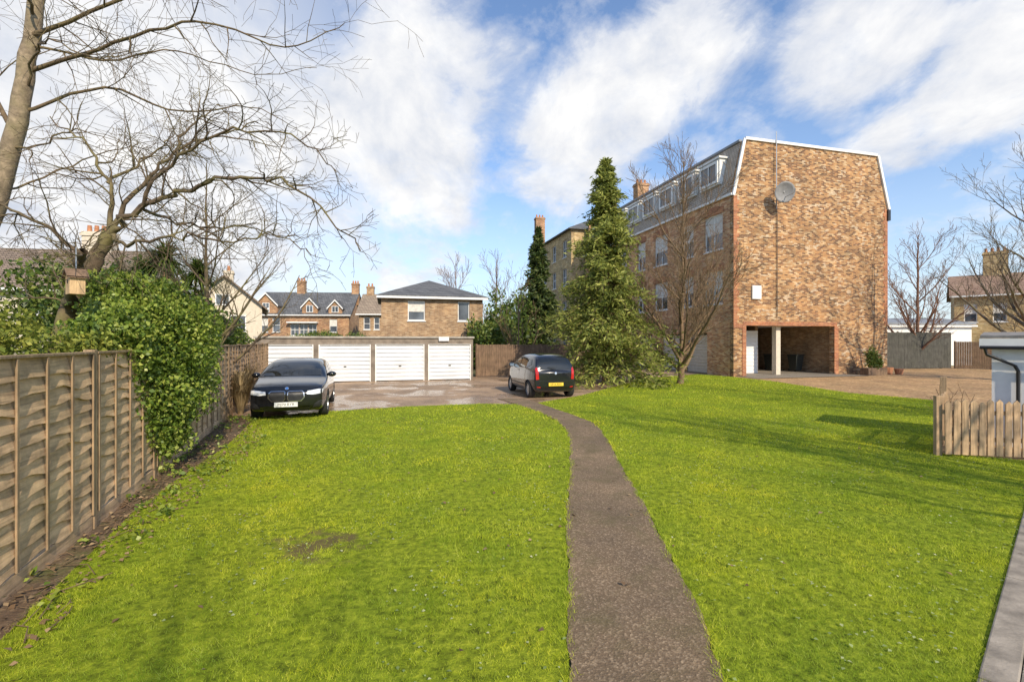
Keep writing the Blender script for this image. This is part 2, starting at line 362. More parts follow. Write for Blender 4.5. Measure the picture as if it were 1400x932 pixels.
def smoothpath(pts,k=4,jit=0,r=None):
    P=[Vector(p) for p in pts]; out=[]
    for i in range(len(P)-1):
        p0=P[max(0,i-1)];p1=P[i];p2=P[i+1];p3=P[min(len(P)-1,i+2)]
        for j in range(k):
            t=j/k; q=.5*((2*p1)+(p2-p0)*t+(2*p0-5*p1+4*p2-p3)*t*t+(3*p1-p0-3*p2+p3)*t**3)
            if jit and (i or j): q=q+rvec(r)*jit
            out.append(q)
    out.append(P[-1]); return out
def baretree(name,label,loc,H,seed,mat,sp,trunk_h=.3,r0=.15,limbs=5,lean=(0,0),group=None,spread=.6):
    r=random.Random(seed); rt=root(name,label,'tree',loc,0,group); GS=[Geo(),Geo()]
    th=H*trunk_h; pts=[(0,0,-.1),(lean[0]*.3,lean[1]*.3,th*.5),(lean[0],lean[1],th),(lean[0]*1.2,lean[1]*1.2,H*.65),(lean[0]*1.3,lean[1]*1.3,H*.98)]
    path=smoothpath(pts,5,.02*H/8,r); n=len(path)-1; rads=[max(.012,r0*(1.25 if i==0 else 1)*(1-.93*(i/n))) for i in range(n+1)]
    tube(GS[0],path,rads,9)
    for k in range(limbs):
        t=trunk_h*.8+(0.85-trunk_h*.8)*(k+r.random()*.6)/limbs; i=int(t*n); a=k*2.4+r.random()*.5
        d=Vector((math.cos(a)*spread,math.sin(a)*spread,.75)).normalized()
        grow(GS,path[i],d,H*(.62-.4*t)*(.85+.3*r.random()),rads[i]*.62,1,r,sp)
    spawn(GS,path[n//2:],rads[n//2:],2,r,sp)
    pymesh('trunk',GS[0].V,GS[0].F,mat,rt,True); pymesh('crown',GS[1].V,GS[1].F,mat,rt,True); return rt
def leafcards(name,C,size,mat,parent=None,seed=0,nrm=None,tan=None,wr=.38,fold=.12,nb=.6,svar=.35):
    g=np.random.default_rng(seed); n=len(C); C=np.asarray(C,float)
    nn=g.normal(size=(n,3)); nn/=np.linalg.norm(nn,axis=1)[:,None]
    if nrm is not None: nn=nn*(1-nb)+nrm*nb*1.5
    nn/=np.linalg.norm(nn,axis=1)[:,None]
    t=g.normal(size=(n,3)) if tan is None else tan+g.normal(size=(n,3))*.25
    t-=nn*(t*nn).sum(1)[:,None]; t/=np.linalg.norm(t,axis=1)[:,None]+1e-9; b=np.cross(nn,t)
    s=(size*(1+svar*(g.random(n)*2-1)))[:,None]
    V=np.stack([C-t*s*.5,C+b*s*wr+nn*s*fold+t*s*.05,C+t*s*.6-nn*s*.08,C-b*s*wr+nn*s*fold+t*s*.05],1).reshape(-1,3)
    F=np.arange(4*n).reshape(n,4); return npmesh(name,V,F,mat,parent)
def blobpts(ells,n,seed,depth=.3,lump=.18):
    g=np.random.default_rng(seed); E=np.array(ells,float); w=(E[:,3]*E[:,4]+E[:,4]*E[:,5]+E[:,3]*E[:,5]); w/=w.sum()
    k=g.choice(len(E),n,p=w); d=g.normal(size=(n,3)); d/=np.linalg.norm(d,axis=1)[:,None]
    lum=1+lump*(np.sin(d[:,0]*5+k*2)+np.sin(d[:,1]*6+k*3)+np.sin(d[:,2]*7+k))/2
    rr=(1-np.abs(g.normal(size=n))*depth*.6)*lum; rr=np.clip(rr,.05,1.6)
    P=E[k,:3]+d*E[k,3:6]*rr[:,None]; return P,d
ivyleaf=leafmat('ivy_leaves',[(.12,(.035,.075,.012)),(.4,(.11,.18,.028)),(.65,(.25,.33,.05)),(.9,(.44,.48,.11))],.3,.42)
hedgeleaf=leafmat('hedge_leaves',[(.15,(.03,.06,.012)),(.5,(.08,.14,.025)),(.85,(.22,.26,.05))],.3,.45)
yelleaf=leafmat('yellowgreen_leaves',[(.15,(.07,.10,.015)),(.5,(.2,.25,.04)),(.85,(.42,.42,.08))],.35,.5)
conleaf=leafmat('conifer_needles',[(.15,(.06,.085,.020)),(.45,(.18,.22,.045)),(.7,(.33,.36,.075)),(.92,(.50,.50,.13))],.35,.6,1.2)
darkleaf=leafmat('dark_evergreen',[(.15,(.015,.03,.010)),(.5,(.045,.08,.018)),(.85,(.13,.16,.04))],.2,.5)
drygrass=leafmat('dry_pampas',[(.15,(.18,.13,.06)),(.5,(.36,.27,.14)),(.85,(.5,.4,.24))],.3,.7)
litterm=leafmat('dead_leaves',[(.15,(.09,.05,.028)),(.5,(.22,.14,.075)),(.85,(.38,.27,.15))],.1,.8)
def conifer(name,label,loc,H,W,seed,mat,nb,ns,size=.3,base=.05,group=None,pw=.8,loose=0.0,tz=.35,wr=.16):
    r=np.random.default_rng(seed); rr=random.Random(seed); rt=root(name,label,'tree',loc,0,group); G=Geo()
    tube(G,[Vector((0,0,-.1)),Vector((.05,0,H*.3)),Vector((0,.05,H*.7)),Vector((0,0,H*.97))],[.2*H/10,.15*H/10,.07*H/10,.015],8)
    C=[];T=[];BG=Geo()
    gaps=[(rr.uniform(0,6.28),rr.uniform(.08,.92)) for _ in range(int(16+24*loose))]
    nwh=int(13+H*.9)
    for i in range(nb):
        h=base+(1-base)*(i/nb)**.88
        if loose:
            k=round(h*nwh)/nwh; h=h+(k-h)*loose*.75*rr.random()**.5; h=min(max(h,base),.995)
        a=rr.uniform(0,6.283)
        prof=(1-h)**pw*(1.0 if h>.18 else .74+h*1.45)
        L=W*prof*((.70-.2*loose)+(.40+.2*loose)*rr.random())*(1+.07*math.sin(a*2+h*9)+.05*math.sin(a*3-h*21))
        for ga,gh in gaps:
            if abs(h-gh)<.03 and math.cos(a-ga)>.5: L*=.6
        if rr.random()<.06: L*=1.18
        L=max(L,.10); up=.30+.5*h; z0=h*H; segs=5; path=[]; drp=.45+.5*rr.random()
        for k in range(segs+1):
            t=k/segs; path.append(Vector((math.cos(a)*L*t,math.sin(a)*L*t,max(.08,z0+L*(up*t-.75*t*t*drp-.18*t)))))
        tube(BG,path,[.02*(1-t/segs)+.004 for t in range(segs+1)],3)
        m=int(ns*(.3+L/W)); t=.15+.85*r.random(m)**.55; ix=np.minimum((t*segs).astype(int),segs-1); fr=t*segs-ix; Pn=np.array([tuple(p) for p in path])
        P=Pn[ix]*(1-fr)[:,None]+Pn[ix+1]*fr[:,None]; sp_=np.array([.085,.085,.06-.02*loose]); P+=r.normal(size=(m,3))*sp_*(.5+L/W)*W/2.2
        P[:,2]=np.maximum(P[:,2],.05)
        C.append(P); side=r.normal(size=(m,1))*.6
        T.append(np.stack([np.cos(a)-np.sin(a)*side[:,0],np.sin(a)+np.cos(a)*side[:,0],tz+r.normal(size=m)*.45],1))
    C=np.concatenate(C);T=np.concatenate(T)
    pymesh('trunk',G.V,G.F,bark_brown,rt,True); b=pymesh('branches',BG.V,BG.F,bark_brown,rt)
    leafcards('crown',C,size,mat,rt,seed,tan=T,wr=wr,fold=.03,nb=0); return rt
# ------------------------------------------------------------------ ground
sheet('ground',[(-400,-200),(400,-200),(400,600),(-400,600)],0,groundm)
sheet('car_park',[(-13,11.2),(-5,12.2),(0,13.5),(1.5,13.5),(8,18),(12,27),(8,42),(-2,42),(-2,26),(-13,23)],.004,asphm)
sheet('gravel_drive',[(6.9,7.6),(45,7.6),(45,36.5),(22,36.5),(11.5,27.5),(11.5,20)],.008,gravm)
soil=[(-2.75,.5),(-3.9,3.7),(-6.0,9),(-7.3,12.1),(-6.6,12.4),(-4.7,9),(-3.9,6),(-3.35,4),(-2.0,.5)]
sheet('soil_border',soil,.010,soilm)
lawnL=[(-2.35,.8),(-3.58,3.7),(-4.32,5.46),(-4.85,7.2),(-5.25,8.7),(-6.2,11.3),(-6.7,11.9),(-5.1,13.1),(-3.06,14.1),(-1,14.7),(.11,14.6),(.70,13.06),(1.13,11.3),(1.167,9.6),(.907,7.37),(.63,5.46),(.453,3.82),(.328,2.73),(.13,.8)]
lawnR=[(1.0,.8),(1.21,2.73),(1.317,3.23),(1.38,3.82),(1.47,4.66),(1.554,5.46),(1.66,6.96),(1.796,8.34),(1.89,9.6),(2.0,11.0),(1.62,12.4),(1.165,13.8),(.8,14.9),(1.7,16.0),(2.5,17),(4.3,20.1),(7.0,24.8),(10.9,27.9),(12.0,25.6),(12.6,22.5),(12.6,17.9),(13.9,15.5),(10.5,11.7),(7.4,8.2),(8.45,7.68),(6.12,5.66),(3.91,3.78),(2.67,2.69),(1.18,1.36)]
pathP=[(.13,.8),(.328,2.73),(.453,3.82),(.63,5.46),(.907,7.37),(1.1,9.0),(1.167,9.9),(1.16,10.8),(1.05,11.8),(.70,13.06),(.11,14.6),(-.5,16),(.4,16),(.8,14.9),(1.165,13.8),(1.62,12.4),(1.9,11.4),(1.95,10.6),(1.89,9.6),(1.796,8.34),(1.66,6.96),(1.554,5.46),(1.47,4.66),(1.38,3.82),(1.317,3.23),(1.21,2.73),(1.0,.8)]
sheet('lawn',lawnL+[],.014,lawnm); sheet('lawn',lawnR,.014,lawnm)
def ragged(poly,amp,seed,step=.12):
    r=random.Random(seed); out=[]
    for i in range(len(poly)):
        a=Vector(poly[i]);b=Vector(poly[(i+1)%len(poly)]); L=(b-a).length; k=max(1,int(L/step)); nrm=Vector((-(b-a).y,(b-a).x)).normalized() if L>0 else Vector((0,0))
        for j in range(k):
            p=a.lerp(b,j/k)+nrm*(amp*(r.random()-.5)*2 if j else 0); out.append((p.x,p.y))
    return out
sheet('path',ragged(pathP,.022,3),.020,pathm)
def inpoly(P,poly):
    x=P[:,0];y=P[:,1];ins=np.zeros(len(P),bool);n=len(poly);j=n-1
    for i in range(n):
        xi,yi=poly[i];xj,yj=poly[j]
        c=((yi>y)!=(yj>y))&(x<(xj-xi)*(y-yi)/(yj-yi+1e-12)+xi); ins^=c; j=i
    return ins
g=np.random.default_rng(5)
def lown(P,s,seed):
    q=np.random.default_rng(seed); v=np.zeros(len(P))
    for k in range(7):
        a=q.uniform(0,6.28); f=s*q.uniform(.6,2.2); v+=np.sin((P[:,0]*math.cos(a)+P[:,1]*math.sin(a))*f+q.uniform(0,6.28))
    return v/3.5
PP=[];HH=[];WW=[]
for (y0,y1,den,h,w) in ((1.6,4.2,9500,.022,.0028),(4.2,7,4600,.025,.0040),(7,11,1800,.029,.007),(11,17,540,.034,.012),(17,27,150,.04,.022)):
    xm=1.15*y1; n=int(den*(y1-y0)*2*xm); P=np.stack([g.uniform(-xm,xm,n),g.uniform(y0,y1,n)],1)
    P=P[np.abs(P[:,0])<1.13*P[:,1]+.3]
    k=inpoly(P,lawnL)|inpoly(P,lawnR); P=P[k]
    d=np.hypot((P[:,0]+1.85)/1.6,P[:,1]-4.5)+lown(P,6,9)*.22; keep=(d>.26)|(g.random(len(P))<.22)
    cl=.45*lown(P,5,3)+.45*lown(P,13,8)+.35*lown(P,31,18); keep&=(g.random(len(P))<.66+.42*cl); P=P[keep]; cl=cl[keep]
    PP.append(P);HH.append(h*(.75+.65*cl+.6*g.random(len(P))));WW.append(np.full(len(P),w))
for poly in (pathP,):
    for i in range(len(poly)):
        a=np.array(poly[i]);b=np.array(poly[(i+1)%len(poly)]); L=np.hypot(*(b-a)); mid=(a+b)/2
        if mid[1]>15 or mid[1]<.9: continue
        m=int(L*420/(1+max(0,mid[1]-4)*.25)); t=g.random((m,1)); Q=a+(b-a)*t+g.normal(size=(m,2))*.026
        cl=lown(Q,9,12); Q=Q[g.random(m)<.55+.5*cl]; PP.append(Q);HH.append(.028+.03*g.random(len(Q)));WW.append(np.full(len(Q),.004+.0006*max(0,mid[1]-4)))
P=np.concatenate(PP);H=np.clip(np.concatenate(HH),.010,.09);W=np.concatenate(WW);n=len(P); a=g.uniform(0,6.283,n); la=g.uniform(0,6.283,n); le=H*g.uniform(.2,1.4,n)
B=np.stack([P[:,0],P[:,1],np.full(n,.012)],1); s=np.stack([np.cos(a),np.sin(a),np.zeros(n)],1)*W[:,None]*.5
T=B+np.stack([np.cos(la)*le,np.sin(la)*le,H],1)
V=np.stack([B-s,B+s,T],1).reshape(-1,3)
o=npmesh('grass',V,np.arange(3*n).reshape(n,3),bladem); tag(o,'short uneven green lawn grass blades','grass',kind='stuff')
n=7500; P=np.stack([g.uniform(-6,9,n),g.uniform(2.4,12,n)],1); k=(inpoly(P,lawnL)|inpoly(P,lawnR))&(lown(P,2.2,4)>-.1); P=P[k]
C=np.concatenate([P,np.full((len(P),1),.030)],1)
clo=leafmat('clover',[(.15,(.12,.18,.05)),(.6,(.32,.40,.14)),(.9,(.6,.6,.35))],.2,.6)
o=leafcards('clover_leaves',C,.022,clo,None,3,nrm=np.tile([0,0,1.],(len(C),1)),nb=.75,wr=.45); tag(o,'small pale clover leaves scattered through lawn','clover',kind='stuff')
n=8000; P=np.stack([g.uniform(-8,-1.5,n),g.uniform(1,12.4,n)],1); k=inpoly(P,soil); P=P[k]
P2=np.stack([g.uniform(-6,7,220),g.uniform(2.2,12,220)],1); P=np.concatenate([P,P2])
C=np.concatenate([P,.026+.02*g.random((len(P),1))],1)
o=leafcards('leaf_litter',C,.042,litterm,None,4,nrm=np.tile([0,0,1.],(len(C),1)),nb=.6,wr=.4); tag(o,'brown dead leaves and twigs beside the fence','leaf litter',kind='stuff')
n=700; P=np.stack([g.uniform(-8,-1.5,n),g.uniform(1,12.4,n)],1); P=P[inpoly(P,soil)]; C=np.repeat(P,9,0)+g.normal(size=(len(P)*9,2))*.05
C=np.concatenate([C,.03+.06*g.random((len(C),1))],1)
o=leafcards('ground_ivy',C,.055,ivyleaf,None,6,nrm=np.tile([0,0,1.],(len(C),1)),nb=.4); tag(o,'low green weeds growing in the soil border','weeds',kind='stuff')
G=Geo()
for i in range(70):
    y=R.uniform(3,10.5); x=-2.4-.4*y+R.uniform(.12,.6); a=1.95+R.gauss(0,.6); L=R.uniform(.12,.45); p=Vector((x,y,.03))
    tube(G,[p,p+Vector((math.cos(a)*L*.5,math.sin(a)*L*.5,.02)),p+Vector((math.cos(a+.3)*L,math.sin(a+.3)*L,.0))],[.005,.004,.003],4)
o=pymesh('fallen_twigs',G.V,G.F,bark_brown); tag(o,'dry fallen twigs lying in the soil border','twigs',kind='stuff')
pv=root('paving_edge','weathered grey concrete paving edge beside the lawn','paving',(0,0,0)); 
pv['kind']='structure'
dx,dy=.762,.648; nx,ny=.648,-.762
def kpt(t,s): return (1.44+dx*t+nx*s,1.68+dy*t+ny*s)
for i,(a,b) in enumerate([(0,1.6),(1.61,3.4),(3.41,5.2),(5.21,7.0),(7.01,9.2)]):
    q=[kpt(a,0),kpt(b,0),kpt(b,.16),kpt(a,.16)]; V=[(x,y,-.02) for x,y in q]+[(x,y,.034) for x,y in q]
    o=pymesh('kerb_stone',V,[(0,1,2,3),(7,6,5,4),(0,4,5,1),(1,5,6,2),(2,6,7,3),(3,7,4,0)],kerbm,pv); m=o.modifiers.new('b','BEVEL'); m.width=.010; m.segments=2
q=[kpt(0,.165),kpt(9.2,.165),kpt(9.2,3),kpt(0,3)]; pymesh('paving_surface',[(x,y,.030) for x,y in q],[(3,2,1,0)],slabm,pv)
# ------------------------------------------------------------------ left fence
fang=math.atan2(.9285,-.3714)
def fpt(Y): return Vector((-2.4-.4*Y,Y,0))
st=fpt(1.40)
fence=root('panel_fence','weathered brown wooden lap panel fence beside the lawn','fence',st,fang)
PL=1.9
def lapped(idx):
    V=[];F=[];rr=random.Random(idx); x0=idx*PL+.06; x1=(idx+1)*PL-.06; nb=12; top=1.80; z=.18
    dz=(top-z)/nb; nx_=18
    for k in range(nb):
        ph=rr.uniform(0,6); b0=len(V); wv=rr.uniform(.010,.024)
        for i in range(nx_+1):
            x=x0+(x1-x0)*i/nx_; w=wv*math.sin(x*5+ph)+wv*.6*math.sin(x*11+ph*2)+rr.uniform(-.003,.003)
            V+=[(x,-.038+rr.uniform(-.002,.002),z+k*dz-.015+w),(x,-.004,z+(k+1)*dz+.02),(x,.004,z+(k+1)*dz+.02),(x,-.014,z+k*dz-.015+w)]
        for i in range(nx_):
            a=b0+4*i;b=a+4; F+=[(a,b,b+1,a+1),(a+1,b+1,b+2,a+2),(a+3,a+2,b+2,b+3),(a,a+3,b+3,b)]
    return V,F
for i in range(11):
    V,F=lapped(i); p=pymesh('panel',V,F,fencewood,fence)
    x0=i*PL+.05
    for k in range(5): boxes('batten',[(x0+.02+k*(PL-.14)/4,x0+.02+k*(PL-.14)/4+.032,-.054,-.038,.16,1.81)],battenwood,p,.003)
    boxes('top_rail',[(x0,x0+PL-.1,-.055,.03,1.815,1.84)],battenwood,p,.004)
    boxes('gravel_board',[(x0,x0+PL-.1,-.035,.005,0,.155)],fencewood,p,.004)
for i in range(12):
    boxes('post',[(i*PL-.035,i*PL+.035,-.05,.05,-.1,1.86)],battenwood,fence,.008)
# ------------------------------------------------------------------ ivy
ell=[(-4.9,5.85,2.0,.38,.55,.38),(-4.95,6.1,1.7,.26,.5,.6),(-5.05,6.55,1.35,.32,.5,.95),(-5.12,7.0,1.3,.42,.5,1.05),(-5.35,7.3,1.95,.62,.6,.85),(-5.6,7.9,1.8,.64,.6,1.05),(-5.95,8.5,1.65,.55,.6,1.0),
     (-5.3,6.7,2.3,.48,.65,.45),(-5.8,7.4,2.5,.65,.7,.46),(-6.4,9.2,1.8,.5,.7,.7),(-5.2,6.75,.8,.20,.3,.6),(-5.2,7.25,.7,.28,.35,.55),(-5.6,6.9,2.72,.35,.4,.25),(-4.85,5.5,1.75,.16,.4,.28)]
P,d=blobpts(ell,70000,11,.55,.32)
P=P[P[:,2]>.05]
o=leafcards('ivy',P,.050,ivyleaf,None,12,nb=0,wr=.40,svar=.45); tag(o,'dense green ivy spilling over the wooden fence','ivy')
P,d=blobpts([(-5.9,4.9,1.9,.5,.8,.35),(-6.3,5.6,2.0,.6,.7,.40),(-6.5,4.6,2.0,.8,.7,.42),(-5.0,4.3,1.72,.35,.6,.18),(-4.75,5.2,1.85,.25,.5,.25)],12000,13,.8,.35)
o=leafcards('garden_shrub',P,.06,yelleaf,None,14,wr=.3); tag(o,'yellowish green shrub growing behind the wooden fence','shrub')
P,d=blobpts([(-11.2,13.5,2.6,1.5,1.2,1.5),(-9.8,14.3,2.3,1.1,1.2,1.2),(-13.2,14,2.8,1.5,1.2,1.5),(-8.6,12.6,1.9,.8,.9,1.1)],13000,15,.5,.3)
o=leafcards('laurel_bush',P,.15,hedgeleaf,None,16,wr=.3); tag(o,'large dark evergreen bush behind the fence','bush')
P,d=blobpts([(-10.1,16.6,1.8,.7,.9,1.0),(-10.6,18.0,1.7,.7,1.0,1.1)],5000,17,.5,.3)
o=leafcards('evergreen_shrub',P,.11,hedgeleaf,None,18,wr=.3); tag(o,'rounded green shrub by the end of the fence','shrub')
def clump(name,label,loc,h,n,seed,mat,w=.018,spread=.5):
    q=np.random.default_rng(seed); V=[];F=[]
    for i in range(n):
        a=q.uniform(0,6.28); L=h*q.uniform(.6,1.15); sp=spread*q.uniform(.2,1); dx_,dy_=math.cos(a),math.sin(a); b=len(V); ww=w*q.uniform(.6,1.2)
        for k in range(5):
            t=k/4; rr_=sp*h*t**1.6; z=L*(t-.42*t**3); wd=ww*(1-t*.85)
            x=dx_*(.06+rr_);y=dy_*(.06+rr_); V+=[(x-dy_*wd,y+dx_*wd,z),(x+dy_*wd,y-dx_*wd,z)]
        for k in range(4): F.append((b+2*k,b+2*k+1,b+2*k+3,b+2*k+2))
    o=npmesh(name,V,F,mat); o.location=loc; tag(o,label,'plant'); return o
clump('pampas_grass','dry straw coloured pampas grass clump beside fence',(-7.25,12.7,0),1.75,700,21,drygrass,spread=.34)
clump('pampas_grass','dry straw coloured pampas grass clump beside fence',(-8.3,14.8,0),1.9,500,22,drygrass,spread=.36)
pal=root('palm_tree','dark palm with spiky drooping leaves behind the fence','tree',(-9.9,13.6,0)); G=Geo()
tube(G,[Vector((0,0,0)),Vector((.1,0,2)),Vector((0,0,3.9))],[.2,.17,.13],9); pymesh('trunk',G.V,G.F,bark_brown,pal,True)
q=np.random.default_rng(3);V=[];F=[]
for (cx,cy,cz,sc) in ((0,0,4.3,1.05),(-.9,.3,3.9,.85),(.8,.2,3.9,.85)):
    for i in range(340):
        a=q.uniform(0,6.28);el=q.uniform(-.5,1.4);L=sc*q.uniform(.8,1.25); dv=np.array([math.cos(a)*math.cos(el),math.sin(a)*math.cos(el),math.sin(el)]); sd=np.array([-math.sin(a),math.cos(a),0]); b=len(V)
        for k in range(5):
            t=k/4; p=np.array([cx,cy,cz])+dv*L*t+np.array([0,0,-.5*L*t*t]); w_=.03*(1-t*.9); V+=[p-sd*w_,p+sd*w_]
        for k in range(4): F.append((b+2*k,b+2*k+1,b+2*k+3,b+2*k+2))
npmesh('crown',V,F,hedgeleaf,pal)
# ------------------------------------------------------------------ foreground trees
spA=dict(max=4,dens=[0,0,2.6,3.8,5.0],len=[0,2,1.35,.8,.45],rad=[.1,.05,.012,.0062,.0042],seg=[.4,.3,.2,.15,.12],wob=[.08,.1,.16,.18,.18],trop=[0,.0,-.02,-.05,-.08],ang=[40,45,50,50,45],upc=[0,.2,.1,-.2,-.3],tip=.0028,t0=.08)
def handtree(name,label,loc,trunk,limbs,sp,mat,seed,r0,r1,lr,jit=.02,cmat=None,ls=1.0):
    r=random.Random(seed); rt=root(name,label,'tree',loc); GS=[Geo(),Geo()]; off=Vector(loc)
    pth=smoothpath([Vector(p)-off for p in trunk],5,jit*.6,r); n=len(pth)-1; tube(GS[0],pth,[r0+(r1-r0)*i/n+(.1*r0 if i==0 else 0) for i in range(n+1)],14)
    for L,(a,b) in limbs:
        p=smoothpath([Vector(q)-off for q in L],5,jit,r); m=len(p)-1; rd=[max(.005,ls*(a+(b-a)*(i/m)**.6)) for i in range(m+1)]
        tube(GS[1],p,rd,8); spawn(GS,p,rd,2,r,sp)
    pymesh('trunk',GS[0].V,GS[0].F,mat,rt,True); pymesh('crown',GS[1].V,GS[1].F,cmat or mat,rt,True); return rt
handtree('bare_tree','tall bare pale barked tree leaning behind the fence',(-9.9,8,0),
 [(-9.9,8,-.1),(-9.5,8,2.5),(-8.72,8,4.2),(-8.25,8,6.0),(-8.05,8.05,7.7),(-7.85,8.1,9.4)],
 [([(-8.1,8,6.5),(-6.5,7.8,6.85),(-5.0,7.6,7.05),(-3.6,7.5,6.6),(-2.6,7.4,6.9)],(.052,.006)),
  ([(-8.25,8,5.8),(-7.0,8.2,6.3),(-5.8,8.4,6.0),(-4.7,8.5,6.15),(-3.8,8.4,5.7)],(.042,.006)),
  ([(-8.05,8,7.1),(-6.2,7.9,7.7),(-4.4,7.9,8.3),(-2.4,8.0,8.6)],(.052,.008)),
  ([(-7.95,8,7.9),(-6.8,8,8.8),(-5.4,8,9.6)],(.045,.012)),
  ([(-8.05,8,7.4),(-7.6,7.4,7.6),(-6.4,6.9,7.4),(-5.2,6.7,7.8),(-3.7,6.6,7.7)],(.036,.006)),
  ([(-8.4,8,5.2),(-7.6,7.7,5.1),(-6.9,7.5,5.3),(-6.2,7.4,5.0)],(.03,.006)),
  ([(-8.05,8,6.9),(-7.2,8.4,6.9),(-6.2,8.8,7.3),(-5.0,9.2,7.1),(-3.9,9.5,7.4)],(.032,.006)),
  ([(-8.35,8,5.4),(-8.9,8.0,6.4),(-9.3,8,7.6)],(.06,.02)),
  ([(-8.7,8,4.4),(-8.2,8.6,5.0),(-7.4,9,5.6),(-6.5,9.2,5.5)],(.03,.006)),
  ([(-8.15,8,6.2),(-7.6,7.6,6.6),(-6.9,7.2,6.5),(-6.1,7.0,6.1),(-5.3,6.9,6.2)],(.03,.006)),
  ([(-7.85,8,8.2),(-8.6,7.8,8.9),(-9.2,7.6,9.4)],(.05,.015))],spA,bark_pale,31,.18,.09,.1,cmat=bark_twig,ls=.80)
spB=dict(max=4,dens=[0,0,6.0,6.8,7.2],len=[0,2,.95,.46,.2],rad=[.1,.05,.012,.0065,.0043],seg=[.4,.3,.12,.09,.07],wob=[.08,.14,.24,.24,.2],trop=[0,0,-.01,-.02,-.03],ang=[40,50,58,55,50],upc=[0,.3,.25,.1,.0],tip=.0029,t0=.06)
handtree('fruit_tree','gnarled bare fruit tree with lichen and arching branches',(-6.95,7,0),
 [(-6.95,7,-.1),(-6.75,7,1.3),(-6.55,7,2.35),(-6.22,7,3.0),(-5.92,7,3.54)],
 [([(-5.92,7,3.54),(-5.38,6.9,3.87),(-4.74,6.8,4.08),(-3.98,6.7,4.24),(-3.23,6.6,4.15),(-2.55,6.6,3.7),(-2.1,6.6,3.2)],(.056,.007)),
  ([(-5.92,7,3.54),(-6.03,7.1,4.3),(-6.35,7.1,4.9),(-6.9,7.1,5.3)],(.044,.007)),
  ([(-5.92,7,3.54),(-5.55,7.1,4.3),(-5.06,7.2,4.8),(-4.4,7.3,5.15),(-3.9,7.3,5.3)],(.046,.007)),
  ([(-5.4,6.9,3.87),(-4.8,6.7,4.45),(-3.95,6.5,4.8),(-3.0,6.5,4.7),(-2.4,6.5,4.25)],(.036,.006)),
  ([(-5.92,7,3.5),(-5.45,6.8,3.35),(-4.74,6.6,3.4),(-3.9,6.5,3.3),(-3.3,6.4,3.4),(-2.7,6.4,3.1)],(.033,.006)),
  ([(-6.2,7,3.0),(-6.7,6.8,3.6),(-7.3,6.7,3.9),(-7.8,6.7,4.1)],(.04,.007)),
  ([(-5.1,7.2,4.8),(-4.9,7.3,5.3),(-4.5,7.4,5.6)],(.026,.006)),
  ([(-5.4,6.9,3.9),(-4.9,7.2,3.7),(-4.2,7.5,3.75),(-3.4,7.7,3.6)],(.03,.006)),
  ([(-6.03,7.1,4.3),(-5.75,7.6,4.9),(-5.6,7.9,5.4)],(.03,.006)),
  ([(-6.5,7,2.4),(-6.0,6.5,2.65),(-5.5,6.05,2.9),(-5.22,5.8,3.05)],(.075,.05))],spB,bark_lichen,32,.14,.09,.08,.03)
bb=root('bird_box','small pale wooden bird box hung on branch','bird box',(-5.16,5.62,2.5),math.radians(-35))
prism('body',[(-.085,0),(.085,0),(.085,.2),(0,.27),(-.085,.2)],-.07,.07,boxwood,bb)
V=[(-.12,-.1,.185),(0,-.1,.285),(.12,-.1,.185),(-.12,.1,.185),(0,.1,.285),(.12,.1,.185)];V+=[(a,b,c+.02) for a,b,c in V]
pymesh('roof',V,[(0,1,4,3),(1,2,5,4),(6,9,10,7),(7,10,11,8),(0,6,7,1),(1,7,8,2),(3,4,10,9),(4,5,11,10)],brownwood,bb)
V=[(.028*math.cos(k*math.pi/8),-.0725,.15+.028*math.sin(k*math.pi/8)) for k in range(16)]; pymesh('entrance_hole',V,[tuple(range(16))],dkvoid,bb)
boxes('hanger',[(-.008,.008,.0,.01,.306,.55)],metal,bb)
# mid trees
conifer('conifer_tree','large feathery green conifer beside the brick flats',(4.25,21.5,0),10.1,3.55,43,conleaf,1050,62,.21,pw=.84,loose=.5,base=.05,tz=-.05,wr=.14)
conifer('conifer_tree','tall narrow dark conifer near the car park',(1.85,33.5,0),9.9,2.1,42,darkleaf,480,40,.30,tz=0)
spC=dict(max=4,dens=[0,0,2.3,3.6,4.2],len=[0,2.4,1.5,.9,.45],rad=[.1,.05,.022,.012,.008],seg=[.5,.4,.3,.22,.2],wob=[.06,.08,.09,.1,.1],trop=[0,.08,.07,.06,.05],ang=[40,38,38,40,38],upc=[0,.35,.45,.4,.35],tip=.0068,t0=.12)
baretree('bare_tree','slender bare tree on the lawn beside flats',(7.65,21.6,0),10.3,51,bark_brown,dict(spC,tip=.0072,dens=[0,0,2.7,4.0,4.8],trop=[0,.06,.06,.06,.05],ang=[40,40,40,40,38]),.2,.16,21,(.1,0),spread=.85)
baretree('bare_tree','small bare tree near the car park fence',(.4,28.5,0),5.6,52,bark_brown,dict(spC,dens=[0,0,1.6,2.8,3.6]),.2,.09,8)
baretree('bare_tree','twiggy bare tree behind the ivy covered fence',(-8.1,12.6,0),6.8,58,bark_lichen,dict(spC,tip=.0045,dens=[0,0,2.2,3.4,4.2],len=[0,2.,1.2,.7,.35]),.3,.11,14,spread=1.0)
baretree('bare_tree','reddish bare tree behind dark fence',(28.6,33.5,0),9.6,53,bark_red,dict(spC,tip=.010,dens=[0,0,2.3,3.4,4.0]),.25,.2,14,spread=.75)
baretree('bare_tree','spreading bare tree near neighbouring house',(24.9,22.5,0),11.2,54,bark_grey,dict(spC,tip=.007,dens=[0,0,1.8,3.0,4.0],len=[0,2.8,2.1,1.2,.6]),.25,.24,16,spread=1.1)
spS=dict(spC,tip=.008,max=4,dens=[0,0,2.3,3.4,4.0],len=[0,2.4,1.7,1.,.5])
